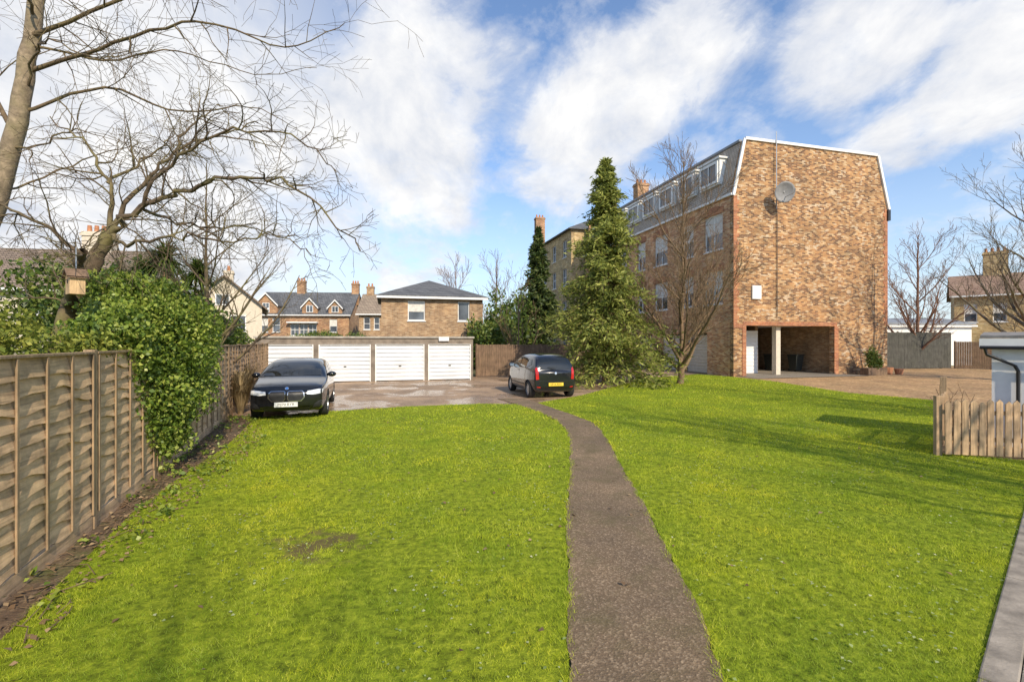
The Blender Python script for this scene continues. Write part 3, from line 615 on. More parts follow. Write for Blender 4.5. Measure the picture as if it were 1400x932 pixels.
baretree('bare_tree','unseen bare tree beside the paving added to shade the lawn',(9.5,1.6,0),9.0,71,bark_grey,spS,.25,.18,15,spread=.9)  # added out of frame so its branches throw streaky shadows on the lawn
baretree('bare_tree','unseen bare tree beyond the shed added to shade the lawn',(15.0,7.6,0),9.0,72,bark_grey,spS,.25,.20,15,spread=.8)  # second added tree outside the view, shades far right lawn and gravel
baretree('bare_tree','thin unseen bare tree behind camera added to shade the lawn',(3.0,-6.5,0),9.0,73,bark_grey,dict(spC,tip=.005,max=3,dens=[0,0,1.5,2.4,3]),.3,.10,9,spread=.8)  # added behind the camera, only for faint twig shadows on the left lawn
baretree('bare_tree','distant bare garden tree behind garages',(-5.2,44,0),9.5,55,bark_red,dict(spC,tip=.012,max=3,dens=[0,0,2.4,4,4]),.25,.16,10)
baretree('bare_tree','distant bare garden tree behind garages',(-1.5,46,0),10,56,bark_red,dict(spC,tip=.012,max=3,dens=[0,0,2.4,4,4]),.25,.16,10)
baretree('bare_tree','distant bare garden tree behind garages',(-24,36,0),9,57,bark_brown,dict(spC,tip=.01,max=3,dens=[0,0,2.4,4,4]),.25,.16,10)
P,d=blobpts([(-.6,31.5,1.8,1.5,1.2,2.0),(.9,32.5,2.0,1.2,1.2,2.6),(-2.2,33,1.5,1.2,1.2,1.9)],9000,61,.5,.3)
o=leafcards('garden_hedge',P,.2,hedgeleaf,None,62,wr=.3); tag(o,'overgrown green hedge behind the car park fence','hedge')
P,d=blobpts([(1.8,44,3.5,2.2,2,4.5),(-1.2,43,2.5,2,2,3.2)],7000,63,.5,.3)
o=leafcards('evergreen_tree',P,.3,hedgeleaf,None,64,wr=.3); tag(o,'broad evergreen tree behind hedge','tree')
P,d=blobpts([(x,95+8*math.sin(x*.3),1.5,5,4,4.2+2*math.sin(x*1.7)) for x in range(-120,130,7)],26000,65,.6,.3)
o=leafcards('distant_trees',P,.9,darkleaf,None,66,wr=.3); tag(o,'distant belt of mixed trees','trees',kind='stuff')
P,d=blobpts([(-9.6,23.7,2.1,1.4,.5,.35),(-7.9,24.3,2.0,.9,.5,.35)],2500,67,.5,.3)
o=leafcards('creeper',P,.1,hedgeleaf,None,68,wr=.3); tag(o,'green creeper growing along garage roof','creeper')
# ------------------------------------------------------------------ buildings
ANG=math.atan2(.256,.967); U=Vector((.967,.256)); VV=Vector((-.256,.967)); OB=Vector((12.07,25.9))
def B2W(u,v,z=0): p=OB+U*u+VV*v; return (p.x,p.y,z)
def ribbed(name,x0,x1,z0,z1,n,y,dep,mat,parent):
    V=[];F=[];dz=(z1-z0)/n
    for k in range(n):
        z=z0+k*dz
        for zz,yy in ((z,y),(z+dz*.08,y-dep),(z+dz*.72,y-dep),(z+dz*.82,y)): V+=[(x0,yy,zz),(x1,yy,zz)]
    for i in range(len(V)//2-1): F.append((2*i,2*i+1,2*i+3,2*i+2))
    return pymesh(name,V,F,mat,parent)
gr=root('garage_row','row of flat roofed garages with white doors','garages',(-11.62,21.5,0),ANG)
doors=[(.12,2.46),(2.68,5.02),(5.22,7.56),(7.74,10.0-.12)]
GL=9.98
wall('wall',0,GL,0,2.08,[(a,b,0,1.80) for a,b in doors],.2,dkconc,gr)
boxes('wall',[(0,.15,.2,5,0,2.07),(GL-.15,GL,.2,5,0,2.07),(0,GL,5,5.15,0,2.07)]+[(a-.16,a-.06,.2,5,0,2.07) for a,b in doors[1:]],dkconc,gr)
boxes('roof',[(-.06,GL+.06,-.08,5.2,2.085,2.17)],concrete,gr,.01)
for a,b in doors:
    dd=ribbed('door',a+.05,b-.05,.03,1.76,9,.13,.06,whitedoor,gr)
    boxes('frame',[(a,a+.05,.02,.14,0,1.80),(b-.05,b,.02,.14,0,1.80),(a+.05,b-.05,.02,.14,1.76,1.80)],white,dd)
    boxes('handle',[((a+b)/2-.06,(a+b)/2+.06,.02,.062,.72,.76)],black,dd,.004)
sg=boxes('warning_sign',[(8.25,8.75,-.105,-.085,1.95,2.15)],white,None); sg.location=(-11.62,21.5,0); sg.rotation_euler=(0,0,ANG); tag(sg,'small white sign on garage parapet','sign')
def boardfence(name,label,loc,rot,L,h,mat,pw=.12,posts=1.8,cap=True):
    r=root(name,label,'fence',loc,rot); bs=[];x=0;rr=random.Random(int(L*10))
    while x<L-.01:
        e=min(x+pw-.008,L); bs.append((x,e,rr.uniform(-.004,.004),.02+rr.uniform(0,.004),.05,h+rr.uniform(-.008,.008))); x+=pw
    boxes('panel',bs,mat,r)
    for i in range(int(L/posts)+1): boxes('post',[(i*posts-.045,i*posts+.045,.03,.12,-.1,h+.05)],mat,r)
    return r
boardfence('board_fence','brown vertical board fence behind the car park',(-1.9,25.6,0),math.radians(14),7,1.75,brownwood)
boardfence('board_fence','dark stained board fence along the gravel drive',(25.0,32.6,0),math.radians(10),6.2,2.55,darkwood)
boardfence('board_fence','low brown board fence at gravel drive end',(31.3,33.6,0),math.radians(-38),9,1.9,brownwood)
sh=house('brick_house','two storey brick house with hipped slate roof','house',(-8.8,32,0),ANG,6.95,7,4.95,6.55,small_brick,slate,[(1.75,2.9,3.35,4.7,0,0),(5.18,6.0,3.35,4.7,0,0)],[],'hip',.3)
vh=house('terraced_house','brick terraced house with slate roof and dormers','house',(-31.0,57,0),math.radians(4),11.2,8,5.2,8.1,dark_brick,slate,
 [(.8,1.7,3.0,4.7,0,1),(2.2,3.1,3.0,4.7,0,1),(4.3,5.3,2.6,4.0,1,1),(5.35,6.35,2.6,4.0,1,1),(6.4,7.4,2.6,4.0,1,1),(8.9,9.8,3.0,4.6,0,1)],[(4.2,4,6.6,9.7,1.0,3),(11.0,4,6.6,9.4,.9,3)],'gable')
for cx,wd,h in ((1.5,2.6,2.5),(6.6,1.8,1.9),(9.6,1.6,1.7)):
    prism('dormer',[(cx-wd/2,5.1),(cx+wd/2,5.1),(cx+wd/2,5.1+h*.45),(cx,5.1+h),(cx-wd/2,5.1+h*.45)],-.05,2.6,dark_brick,vh)
    for s in (-1,1):
        V=[(cx,-.25,5.1+h+.02),(cx+s*(wd/2+.15),-.25,5.1+h*.4),(cx+s*(wd/2+.15),2.8,5.1+h*.4),(cx,2.8,5.1+h+.02)]; V+=[(a,b,c+.14) for a,b,c in V]
        pymesh('dormer_roof',V,[(0,1,2,3),(7,6,5,4),(0,4,5,1),(1,5,6,2),(2,6,7,3),(3,7,4,0)],slate,vh)
        pymesh('bargeboard',[(cx,-.28,5.1+h-.02),(cx+s*(wd/2+.15),-.28,5.1+h*.4-.04),(cx+s*(wd/2+.15),-.28,5.1+h*.4+.16),(cx,-.28,5.1+h+.18)],[(0,1,2,3)],white,vh)
    window(vh,cx-.4,cx+.4,5.4,5.4+h*.45,y=-.12,mull=1,trans=0,sill=False)
boxes('porch_canopy',[(4.1,7.6,-.7,-.01,4.1,4.25)],white,vh)
house('terraced_house','brick terraced house with tan tiled roof','house',(-16.75,52,0),math.radians(6),2.6,7,5.0,7.3,small_brick,pantile,[(.5,1.2,3.2,4.5,0,1),(1.6,2.2,3.2,4.5,0,1)],[(.6,3.5,6,8.3,.8,2)],'gable')
ch=house('rendered_house','cream rendered gable house with brown roof beyond garden fence','house',(-16.3,31,0),math.radians(118),7,4.2,4.2,6.0,cream,browntile,[],[(5.0,2.1,5.2,7.0,.8,2)],'gable')
for q in ((.9,1.7,2.5,3.6),(2.4,3.3,2.5,3.6),(1.6,2.4,4.2,4.9)):
    window(ch,q[0],q[1],q[2],q[3],y=-.06,mull=1,trans=0,loc=(0,4.2,0),rot=-math.pi/2,sill=False)
house('neighbour_house','neighbouring house with weathered brown tiled roof','house',(-27.5,19.5,0),math.radians(8),9.5,7,4.3,6.4,cream,browntile,[(6.5,7.6,2.4,3.7,1,0)],[(7.3,3.5,5.2,7.4,1.3,4)],'gable')
nh=house('stock_brick_house','yellow brick house with brown tiled roof and chimneys','house',(37.2,40.0,0),math.radians(-41),10,7,5.8,7.6,stock_brick,pinktile,[(.6,1.4,3.5,5.0,0,1),(2.3,3.1,3.5,5.0,0,1),(4.2,5.0,3.5,5.0,0,1)],[(2.7,3.5,7,9.6,1.5,4)],'gable')
house('low_outbuilding','long low white painted outbuilding with flat roof','outbuilding',(24.8,37.2,0),math.radians(4),12,5,3.3,3.75,white,lead,[(8,9,2,2.8,1,0)],[],'gable',.2)
# flats
fl=root('apartment_building','large brick flats with mansard roof and undercroft','building',(OB.x,OB.y,0),ANG)
GW=10.95; FLn=20
V,F=wallVF(0,GW,0,10,[(.8,6.9,0,2.8)],.3)
n=len(V); tp=[(0,10),(GW,10),(10.12,13.0),(.72,13.0)]
V+=[(x,0,z) for x,z in tp]+[(x,.3,z) for x,z in tp]; F+=[(n,n+1,n+2,n+3),(n+7,n+6,n+5,n+4),(n,n+3,n+7,n+4),(n+1,n+5,n+6,n+2),(n+3,n+2,n+6,n+7)]
pymesh('wall',V,F,gable_brick,fl)
qb=[]
z=2.9;k=0
while z<9.8:
    w=.34 if k%2 else .22; qb+=[(-.012,w,-.018,-.003,z,z+.22),(GW-w,GW+.012,-.018,-.003,z,z+.22)]; z+=.225;k+=1
boxes('quoin',qb,red_brick,fl)
boxes('soldier_course',[(.6,7.1,-.02,-.003,2.802,3.03),(-.012,.6,-.02,-.003,2.66,2.9)],red_brick,fl)
boxes('pier',[(.55,.8,-.03,-.004,0,2.8)],red_brick,fl); boxes('pier',[(6.9,7.2,-.03,-.004,0,2.8)],red_brick,fl)
def verge(a,b,t=.14,out=.1):
    (x0,z0),(x1,z1)=a,b; d=Vector((x1-x0,z1-z0)).normalized(); nn=Vector((-d.y,d.x))
    return [(x0-nn.x*.05,z0-nn.y*.05),(x1-nn.x*.05,z1-nn.y*.05),(x1+nn.x*out,z1+nn.y*out),(x0+nn.x*out,z0+nn.y*out)]
prism('verge_trim',verge((-.03,9.85),(.70,13.02)),-.10,-.004,white,fl)
prism('verge_trim',verge((.74,13.03),(10.1,13.03)),-.09,-.005,white,fl)
prism('verge_trim',verge((10.14,13.02),(11.0,9.85)),-.10,-.004,white,fl)
boxes('gutter',[(10.9,11.1,-.1,.1,9.2,9.85)],black,fl)
V=[(0,.3,10),(.72,.3,13.0),(10.12,.3,13.0),(GW,.3,10),(0,FLn,10),(.72,FLn,13.0),(10.12,FLn,13.0),(GW,FLn,10)]
pymesh('roof',V,[(0,1,5,4),(2,3,7,6)],mansard,fl); pymesh('roof',[(x,y,z+.03) for x,y,z in (V[1],V[2],V[6],V[5])],[(0,1,2,3)],lead,fl)
boxes('roof_kerb',[(.62,.8,.3,FLn,13.0,13.12)],lead,fl)
boxes('gutter',[(-.16,-.01,.0,FLn,9.9,10.02)],white,fl)
wins=[]; vs=[.87,3.5,6.3,9.1,11.9,14.7,17.4]
for i,v in enumerate(vs):
    w=1.6 if i%2==0 else 1.15
    for z0,z1 in ((4.06,5.95),(7.15,9.2)): wins.append((v,v+w,z0,z1))
gd=[(2.2,4.4,0,2.4),(4.9,7.1,0,2.4),(8.2,10.4,0,2.4)]
ops=[(FLn-b,FLn-a,c,d) for a,b,c,d in wins+gd]
wall('wall',0,FLn-.301,0,10,ops,.3,facade_brick,fl,(0,FLn,0),-math.pi/2)
for a,b,c,d in wins:
    w=window(fl,FLn-b,FLn-a,c,d,y=.12,mull=1,trans=1,loc=(0,FLn,0),rot=-math.pi/2,half_blind=True,fw=.08)
    m_=9; x0_,x1_=FLn-b-.12,FLn-a+.12; arc=[(x0_+(x1_-x0_)*k/m_,d+.30+.16*math.sin(math.pi*k/m_)) for k in range(m_,-1,-1)]
    prism('lintel',[(x0_,d+.002),(x1_,d+.002)]+arc,-.03,-.004,red_brick,w)
for a,b,c,d in gd:
    q=ribbed('door',FLn-b+.05,FLn-a-.05,.03,2.35,12,.2,.02,cream,fl); q.location=(0,FLn,0); q.rotation_euler=(0,0,-math.pi/2)
for v in (1.2,3.4,5.6,7.8,10.0,12.2,14.4,16.6):
    dm=boxes('dormer',[(.06,1.2,v,v+1.75,10.9,12.35)],white,fl)
    boxes('dormer_roof',[(-.04,1.2,v-.1,v+1.85,12.355,12.46)],white,dm)
    window(dm,-(v+1.67),-(v+.08),11.0,12.25,y=-.02,mull=1,trans=0,sill=False,loc=(0,0,0),rot=-math.pi/2,fw=.14)
chimney(fl,1.6,12.5,12.9,14.6,1.0,.7,dark_brick,3)
boxes('wall',[(GW-.3,GW,.301,FLn,0,10),(.31,3.6,FLn-.3,FLn,0,2.6),(7.0,GW-.31,FLn-.3,FLn,0,2.6),(.31,GW-.31,FLn-.3,FLn,2.6,13)],facade_brick,fl)
boxes('ceiling',[(.31,GW-.31,.301,FLn-.31,2.85,3.0)],white,fl)
boxes('inner_wall',[(3.2,3.4,2.0,FLn-.31,0,2.84),(7.3,7.5,.31,FLn-.31,0,2.84),(4.7,7.3,8.0,8.2,0,2.84)],small_brick,fl)
ribbed('door',.45,3.1,.03,2.6,12,1.7,.02,whitedoor,fl)
boxes('pillar',[(3.15,3.45,.35,.65,0,2.84)],cream,fl)
sheet('forecourt',[B2W(.3,-.2)[:2],B2W(.0,-1.6)[:2],B2W(7.6,-1.6)[:2],B2W(7.6,-.2)[:2],B2W(7.2,21)[:2],B2W(3.5,21)[:2],B2W(3.4,3)[:2],B2W(.5,3)[:2]],.03,slabm)
def bin_(loc,rot,col,lab):
    r=root('wheelie_bin',lab,'bin',loc,rot,'wheelie bins in the undercroft'); V=[];
    for z,w,d in ((.08,.22,.24),(1.0,.29,.34)): V+=[(-w,-d,z),(w,-d,z),(w,d,z),(-w,d,z)]
    pymesh('body',V,[(3,2,1,0),(0,1,5,4),(1,2,6,5),(2,3,7,6),(3,0,4,7),(4,5,6,7)],col,r)
    prism('lid',[(-.31,1.01),(.31,1.01),(.29,1.07),(-.29,1.07)],-.38,.38,col,r)
    for s in (-1,1):
        V=[];n=12
        for k in range(n):
            a=2*math.pi*k/n; V+=[(s*.2,.27+.1*math.cos(a),.1+.1*math.sin(a)),(s*.25,.27+.1*math.cos(a),.1+.1*math.sin(a))]
        pymesh('wheel',V,[(2*k,2*((k+1)%n),2*((k+1)%n)+1,2*k+1) for k in range(n)]+[tuple(range(0,2*n,2)),tuple(range(1,2*n,2))],black,r)
binm=plain('bin_plastic',(.03,.035,.032),.5)
for u_,v_ in ((5.0,4.4),(5.9,3.6),(6.6,2.4)):
    bin_(B2W(u_,v_,.03),ANG,binm,'dark wheelie bin standing in the undercroft')
dish=root('satellite_dish','grey satellite dish fixed on brick gable wall','satellite dish',B2W(2.75,-.45,10.1),ANG)
V=[];F=[];nr=6;ns_=20
for i in range(nr+1):
    rr_=.54*i/nr
    for k in range(ns_):
        a=2*math.pi*k/ns_; V.append((rr_*math.cos(a),-.25-.45*rr_*rr_,rr_*math.sin(a)*1.05))
for i in range(nr):
    for k in range(ns_): F.append((i*ns_+k,i*ns_+(k+1)%ns_,(i+1)*ns_+(k+1)%ns_,(i+1)*ns_+k))
d_=pymesh('reflector',V,F,dishm,dish,True); d_.rotation_euler=(math.radians(12),0,math.radians(-20)); d_.modifiers.new('s','SOLIDIFY').thickness=.02
G=Geo(); tube(G,[Vector((0,-.25,-.3)),Vector((0,-.85,-.25)),Vector((0,-.9,-.05))],[.02,.02,.035],8); tube(G,[Vector((0,.0,-.05)),Vector((0,-.3,0))],[.03,.03],8)
pymesh('feed_arm',G.V,G.F,metal,dish)
am=root('antenna_mast','thin metal aerial mast fixed to gable wall','antenna',B2W(2.7,-.14,0),ANG); G=Geo()
tube(G,[Vector((0,0,9.3)),Vector((0,0,13.6))],[.03,.025],6); pymesh('pole',G.V,G.F,metal,am); G=Geo(); tube(G,[Vector((.12,.08,3.3)),Vector((.12,.08,9.2))],[.02,.02],6)
pymesh('cable',G.V,G.F,black,am)
wb=boxes('wall_vent',[(1.15,1.75,-.10,-.006,4.25,5.0)],white,None,.02); wb.location=(OB.x,OB.y,0); wb.rotation_euler=(0,0,ANG); tag(wb,'white boxed vent on the brick gable wall','vent')
pl=root('planter','wooden planter box with small evergreen shrub','planter',B2W(8.6,-1.0,0),ANG); boxes('box',[(-.7,.7,-.25,.25,0,.42)],brownwood,pl,.01)
P,d=blobpts([(-.15,0,1.0,.35,.28,.65),(.35,0,.7,.3,.25,.35)],1500,71,.6,.3); leafcards('shrub',P,.1,hedgeleaf,pl,72,wr=.3)
for i,(u_,v_,s) in enumerate(((9.9,-.8,.3),(10.5,-1.0,.24))):
    V=[];n=14
    for k in range(n):
        a=2*math.pi*k/n; V+=[(s*.7*math.cos(a),s*.7*math.sin(a),0),(s*math.cos(a),s*math.sin(a),s*1.4)]
    pt=pymesh('plant_pot',V,[(2*k,2*((k+1)%n),2*((k+1)%n)+1,2*k+1) for k in range(n)]+[tuple(range(1,2*n,2))],rust); pt.location=B2W(u_,v_); tag(pt,'terracotta plant pot beside the brick wall','pot','pots by the wall')
yb=root('stock_brick_block','tall yellow brick block with hipped roof behind conifers','building',B2W(-1.2,20.5),ANG)
yw=[]
for v in (1.2,4.2,7.2,10.2):
    for z0 in (1.0,4.2,7.4,10.2): yw.append((v,v+1.1,z0,z0+1.7))
wall('wall',0,13,0,12.6,[(13-b,13-a,c,d) for a,b,c,d in yw],.3,stock_brick,yb,(0,13,0),-math.pi/2)
V,F=wallVF(0,11,0,12.6,[(4.6,8.4,0,2.6)],.3); o=pymesh('wall',V,F,stock_brick,yb); o.location=(.301,.0,0)
boxes('wall',[(10.7,11,.31,13,0,12.6),(.31,10.7,12.7,13,2.6,12.6)],stock_brick,yb)
for a,b,c,d in yw: window(yb,13-b,13-a,c,d,loc=(0,13,0),rot=-math.pi/2,y=.12)
hiproof('roof',11,13,12.6,15.6,.35,slate,yb); chimney(yb,.6,11.5,12.6,16.6,1.1,.7,dark_brick,3); chimney(yb,5,2,13,16.8,1.2,.7,dark_brick,3)
# ------------------------------------------------------------------ right shed & picket fence
sd=root('garden_shed','low pale shed with grey felt roof and black downpipe','shed',(8.98,8.9,0),math.radians(-47))
wall('wall',0,4,0,1.90,[],.08,white,sd); wall('wall',-1.0,0,0,1.90,[],.08,stock_brick,sd,(0.001,0.081,0),-math.pi/2)
V=[(-.15,-.15,2.0),(4.2,-.15,2.0),(4.2,1.15,2.08),(-.15,1.15,2.08)]; V+=[(a,b,c+.05) for a,b,c in V]
pymesh('roof',V,[(3,2,1,0),(4,5,6,7),(0,1,5,4),(1,2,6,5),(2,3,7,6),(3,0,4,7)],felt,sd)
pymesh('fascia',[(-.16,-.16,1.84),(4.2,-.16,1.84),(4.2,-.16,1.995),(-.16,-.16,1.995)],[(0,1,2,3)],white,sd)
G=Geo(); tube(G,[Vector((-.15,-.20,1.83)),Vector((4.2,-.20,1.81))],[.032,.032],8); pymesh('gutter',G.V,G.F,black,sd)
G=Geo(); tube(G,[Vector((-.08,-.20,1.81)),Vector((-.06,-.19,1.70)),Vector((.30,-.07,1.50)),Vector((.34,-.05,1.40)),Vector((.34,-.05,0.1))],[.028]*5,8); pymesh('downpipe',G.V,G.F,black,sd,True)
pf=root('picket_fence','low weathered wooden picket fence at lawn edge','fence',(7.28,8.0,0),math.radians(-12))
for i in range(19):
    w=.097; x=i*.120; h=.96+R.uniform(-.03,.03); t_=R.uniform(-.008,.008)
    p=prism('picket',[(x,.05),(x+w,.05),(x+w+t_,h-.05),(x+w/2+t_,h),(x+t_,h-.05)],-.02,0,picketwood,pf); m=p.modifiers.new('b','BEVEL'); m.width=.003
for z in (.28,.72): boxes('rail',[(-.02,2.35,.002,.04,z,z+.07)],picketwood,pf,.004)
for x in (-.05,1.75): boxes('post',[(x-.045,x+.045,.042,.13,-.1,1.02)],picketwood,pf,.006)
pf2=root('picket_fence','short return of weathered wooden picket fence','fence',(7.34,8.2,0),math.radians(44))
for i in range(10):
    w=.095; x=i*.16; h=.97+R.uniform(-.02,.02)
    prism('picket',[(x,.05),(x+w,.05),(x+w,h-.05),(x+w/2,h),(x,h-.05)],-.02,0,picketwood,pf2)
for z in (.28,.72): boxes('rail',[(-.02,1.6,.002,.04,z,z+.07)],picketwood,pf2,.004)
boxes('post',[(1.6,1.7,-.02,.08,-.1,1.25)],picketwood,pf2,.006)
rr=random.Random(77); tw=dict(spC,tip=.003,dens=[0,0,4,5,5],len=[0,.8,.4,.25,.1],max=3)
GS=[Geo(),Geo()]
for i in range(9): grow(GS,Vector((rr.uniform(-.2,.2),rr.uniform(-.2,.2),0)),Vector((rr.uniform(-.4,.4),rr.uniform(-.4,.4),1)).normalized(),rr.uniform(.7,1.1),.012,1,rr,tw)
o=pymesh('dry_shrub',GS[1].V,GS[1].F,bark_brown); o.location=(8.7,9.55,0); tag(o,'dry brown twiggy shrub beside the shed','shrub')
# ------------------------------------------------------------------ cars
paint_black=plain('black_car_paint',(.005,.006,.008),.16,metal=0,var=.05,bs=0,coat=.7)
paint_grey=plain('dark_car_paint',(.012,.014,.019),.2,metal=.2,var=.05,bs=0,coat=.9)
cglass=plain('car_glass',(.012,.015,.017),.03,var=.1,bs=0,coat=.4)
rubber=plain('tyre_rubber',(.02,.02,.02),.85)
alloy=plain('alloy_rim',(.5,.5,.52),.3,metal=.9,var=.05,bs=0)
chrome=plain('chrome',(.75,.75,.77),.12,metal=1,var=.03,bs=0)
lampg=plain('headlamp_glass',(.78,.80,.83),.1,metal=.2,var=.25,scale=14,bs=0,coat=1)
redl=plain('tail_lamp_red',(.5,.015,.012),.15,var=.25,scale=10,bs=0,coat=.6)
platew=plain('white_number_plate',(.85,.85,.83),.5,var=.02,bs=0); platey=plain('yellow_number_plate',(.85,.58,.05),.5,var=.02,bs=0)
blueb=plain('badge_blue',(.05,.2,.6),.3,bs=0)
def text(s,size,mat,parent,loc,rot,name='plate_text'):
    c=bpy.data.curves.new(name,'FONT'); c.body=s; c.size=size; c.align_x='CENTER'; c.align_y='CENTER'; c.extrude=.001
    o=bpy.data.objects.new(name,c); COL.objects.link(o); dg=bpy.context.evaluated_depsgraph_get(); me=bpy.data.meshes.new_from_object(o.evaluated_get(dg)); bpy.data.objects.remove(o)
    me.materials.clear(); me.materials.append(mat); o=link(bpy.data.objects.new(name,me),parent); o.location=loc; o.rotation_euler=rot; return o
def make_car(name,label,loc,heading,S):
    rt=root(name,label,'car',loc,heading,'cars parked on the car park'); W=S['W']; belt=S['belt']; H=S['H']; xe=S['xe']
    def hw(x,z):
        k=1.0; a=abs(x)
        if a>xe: k=1-S['taper']*((a-xe)/(S['L']/2-xe))**2
        if z<.5: t=1-.10*((.5-z)/.32)**2
        elif z<belt: t=1-.035*((z-.5)/(belt-.5))**2
        else: t=.965-S['tumble']*((z-belt)/(H-belt))**1.15
        return W*k*t
    NR=9; st=S['st']; V=[];F=[]; yf=[.86,.5,0.0]
    ring=[]
    for (xb,zb,xt,zt) in st:
        row=[]
        def add(x,y,z): V.append((x,y,z)); row.append(len(V)-1)
        half=[]
        for f in (0.0,.5,.88): half.append((xb,hw(xb,zb)*f,zb))
        for r_ in range(NR):
            t=r_/(NR-1); z=zb+(zt-zb)*(.04+.92*t); x=xb+(xt-xb)*t; half.append((x,hw(x,z),z))
        for f in yf: half.append((xt,hw(xt,zt)*f,zt+S['crown']*(1-f*f)))
        for p in half: add(*p)
        for p in half[-2:0:-1]: add(p[0],-p[1],p[2])
        ring.append(row)
    m=len(ring[0])
    for i in range(len(ring)-1):
        for k in range(m): F.append((ring[i][k],ring[i][(k+1)%m],ring[i+1][(k+1)%m],ring[i+1][k]))
    hN=(m+2)//2
    for end,sg_ in ((0,-1),(-1,1)):
        rg=ring[end]
        nsub=4; grid=[]
        for k in range(1,hN-1):
            a=Vector(V[rg[k]]); b=Vector(V[rg[m-k]]); r_=[rg[k]]
            for j in range(1,nsub):
                f=1-2*j/nsub; p=a.lerp(b,j/nsub); p.x+=sg_*S['bulge']*(1-f*f)*(1 if 2<k<hN-3 else .5); V.append(tuple(p)); r_.append(len(V)-1)
            r_.append(rg[m-k]); grid.append(r_)
        for i in range(len(grid)-1):
            for j in range(nsub): 
                q=(grid[i][j],grid[i][j+1],grid[i+1][j+1],grid[i+1][j]); F.append(q)
        F.append((rg[0],)+tuple(grid[0][::-1]) ); F.append((rg[hN-1],)+tuple(grid[-1]))
    me=bpy.data.meshes.new('body'); me.from_pydata(V,[],F); me.materials.append(S['paint']); me.materials.append(black)
    bm=bmesh.new(); bm.from_mesh(me); bmesh.ops.recalc_face_normals(bm,faces=bm.faces); bm.to_mesh(me); bm.free()
    tmp=bpy.data.objects.new('tmp',me); COL.objects.link(tmp); sm=tmp.modifiers.new('s','SUBSURF'); sm.levels=2; sm.render_levels=2
    cut=[]
    for wx in S['wx']:
        for s in (-1,1):
            bmc=bmesh.new(); bmesh.ops.create_cone(bmc,cap_ends=True,segments=36,radius1=S['wr']+.045,radius2=S['wr']+.045,depth=.6)
            mc=bpy.data.meshes.new('c'); bmesh.ops.rotate(bmc,verts=bmc.verts,matrix=Matrix.Rotation(math.pi/2,3,'X')); bmc.to_mesh(mc); bmc.free(); mc.materials.append(black)
            oc=bpy.data.objects.new('c',mc); oc.location=(wx,s*(W+.05),S['wr']+.0); COL.objects.link(oc); cut.append(oc)
            bo=tmp.modifiers.new('b','BOOLEAN'); bo.operation='DIFFERENCE'; bo.object=oc; bo.solver='EXACT'
            try: bo.material_mode='TRANSFER'
            except Exception: pass
    bpy.context.view_layer.update(); dg=bpy.context.evaluated_depsgraph_get(); me2=bpy.data.meshes.new_from_object(tmp.evaluated_get(dg))
    for c in cut: bpy.data.objects.remove(c)
    bpy.data.objects.remove(tmp)
    me2.polygons.foreach_set('use_smooth',[True]*len(me2.polygons)); me2.name='body'
    try: me2.set_sharp_from_angle(angle=math.radians(40))
    except Exception: pass
    body=link(bpy.data.objects.new('body',me2),rt)
    bmB=bmesh.new(); bmB.from_mesh(me2); bvh=BVHTree.FromBMesh(bmB)
    def patch(nm,poly,axis,mat,off=.006,step=.05,parent=None,sign=1):
        bm=bmesh.new(); vs=[bm.verts.new((0,a,b) if axis=='x' else (a,0,b)) for a,b in poly]; bm.faces.new(vs)
        lo=[min(p[i] for p in poly) for i in (0,1)]; hi=[max(p[i] for p in poly) for i in (0,1)]
        for i in (0,1):
            ax=(1 if axis=='x' else 0) if i==0 else 2; k=lo[i]+step
            while k<hi[i]-.005:
                no=Vector((0,0,0)); no[ax]=1; co=Vector((0,0,0)); co[ax]=k
                bmesh.ops.bisect_plane(bm,geom=bm.verts[:]+bm.edges[:]+bm.faces[:],plane_co=co,plane_no=no); k+=step
        for v in bm.verts:
            if axis=='x': o_=Vector((sign*4,v.co.y,v.co.z)); d=Vector((-sign,0,0))
            else: o_=Vector((v.co.x,sign*3,v.co.z)); d=Vector((0,-sign,0))
            hit=bvh.ray_cast(o_,d)
            if hit[0] is not None:
                nrm=hit[1]; nrm=nrm if nrm.dot(d)<0 else -nrm; v.co=hit[0]+(nrm*.4-d*.6).normalized()*off
            else: v.co=v.co+d*-(S['L']/2 if axis=='x' else W)
        me=bpy.data.meshes.new(nm); bmesh.ops.recalc_face_normals(bm,faces=bm.faces); bm.to_mesh(me); bm.free(); me.materials.append(mat)
        me.polygons.foreach_set('use_smooth',[True]*len(me.polygons))
        o=link(bpy.data.objects.new(nm,me),parent or rt); return o
    for nm,poly,axis,mat,off,both in S['patches']:
        if axis in ('f','r'):
            sg=1 if axis=='f' else -1
            patch(nm,poly,'x',mat,off,sign=sg)
            if both: patch(nm,[(-a,b) for a,b in poly],'x',mat,off,sign=sg)
        else:
            for s in (-1,1): patch(nm,poly,'y',mat,off,sign=s)
    bmB.free()
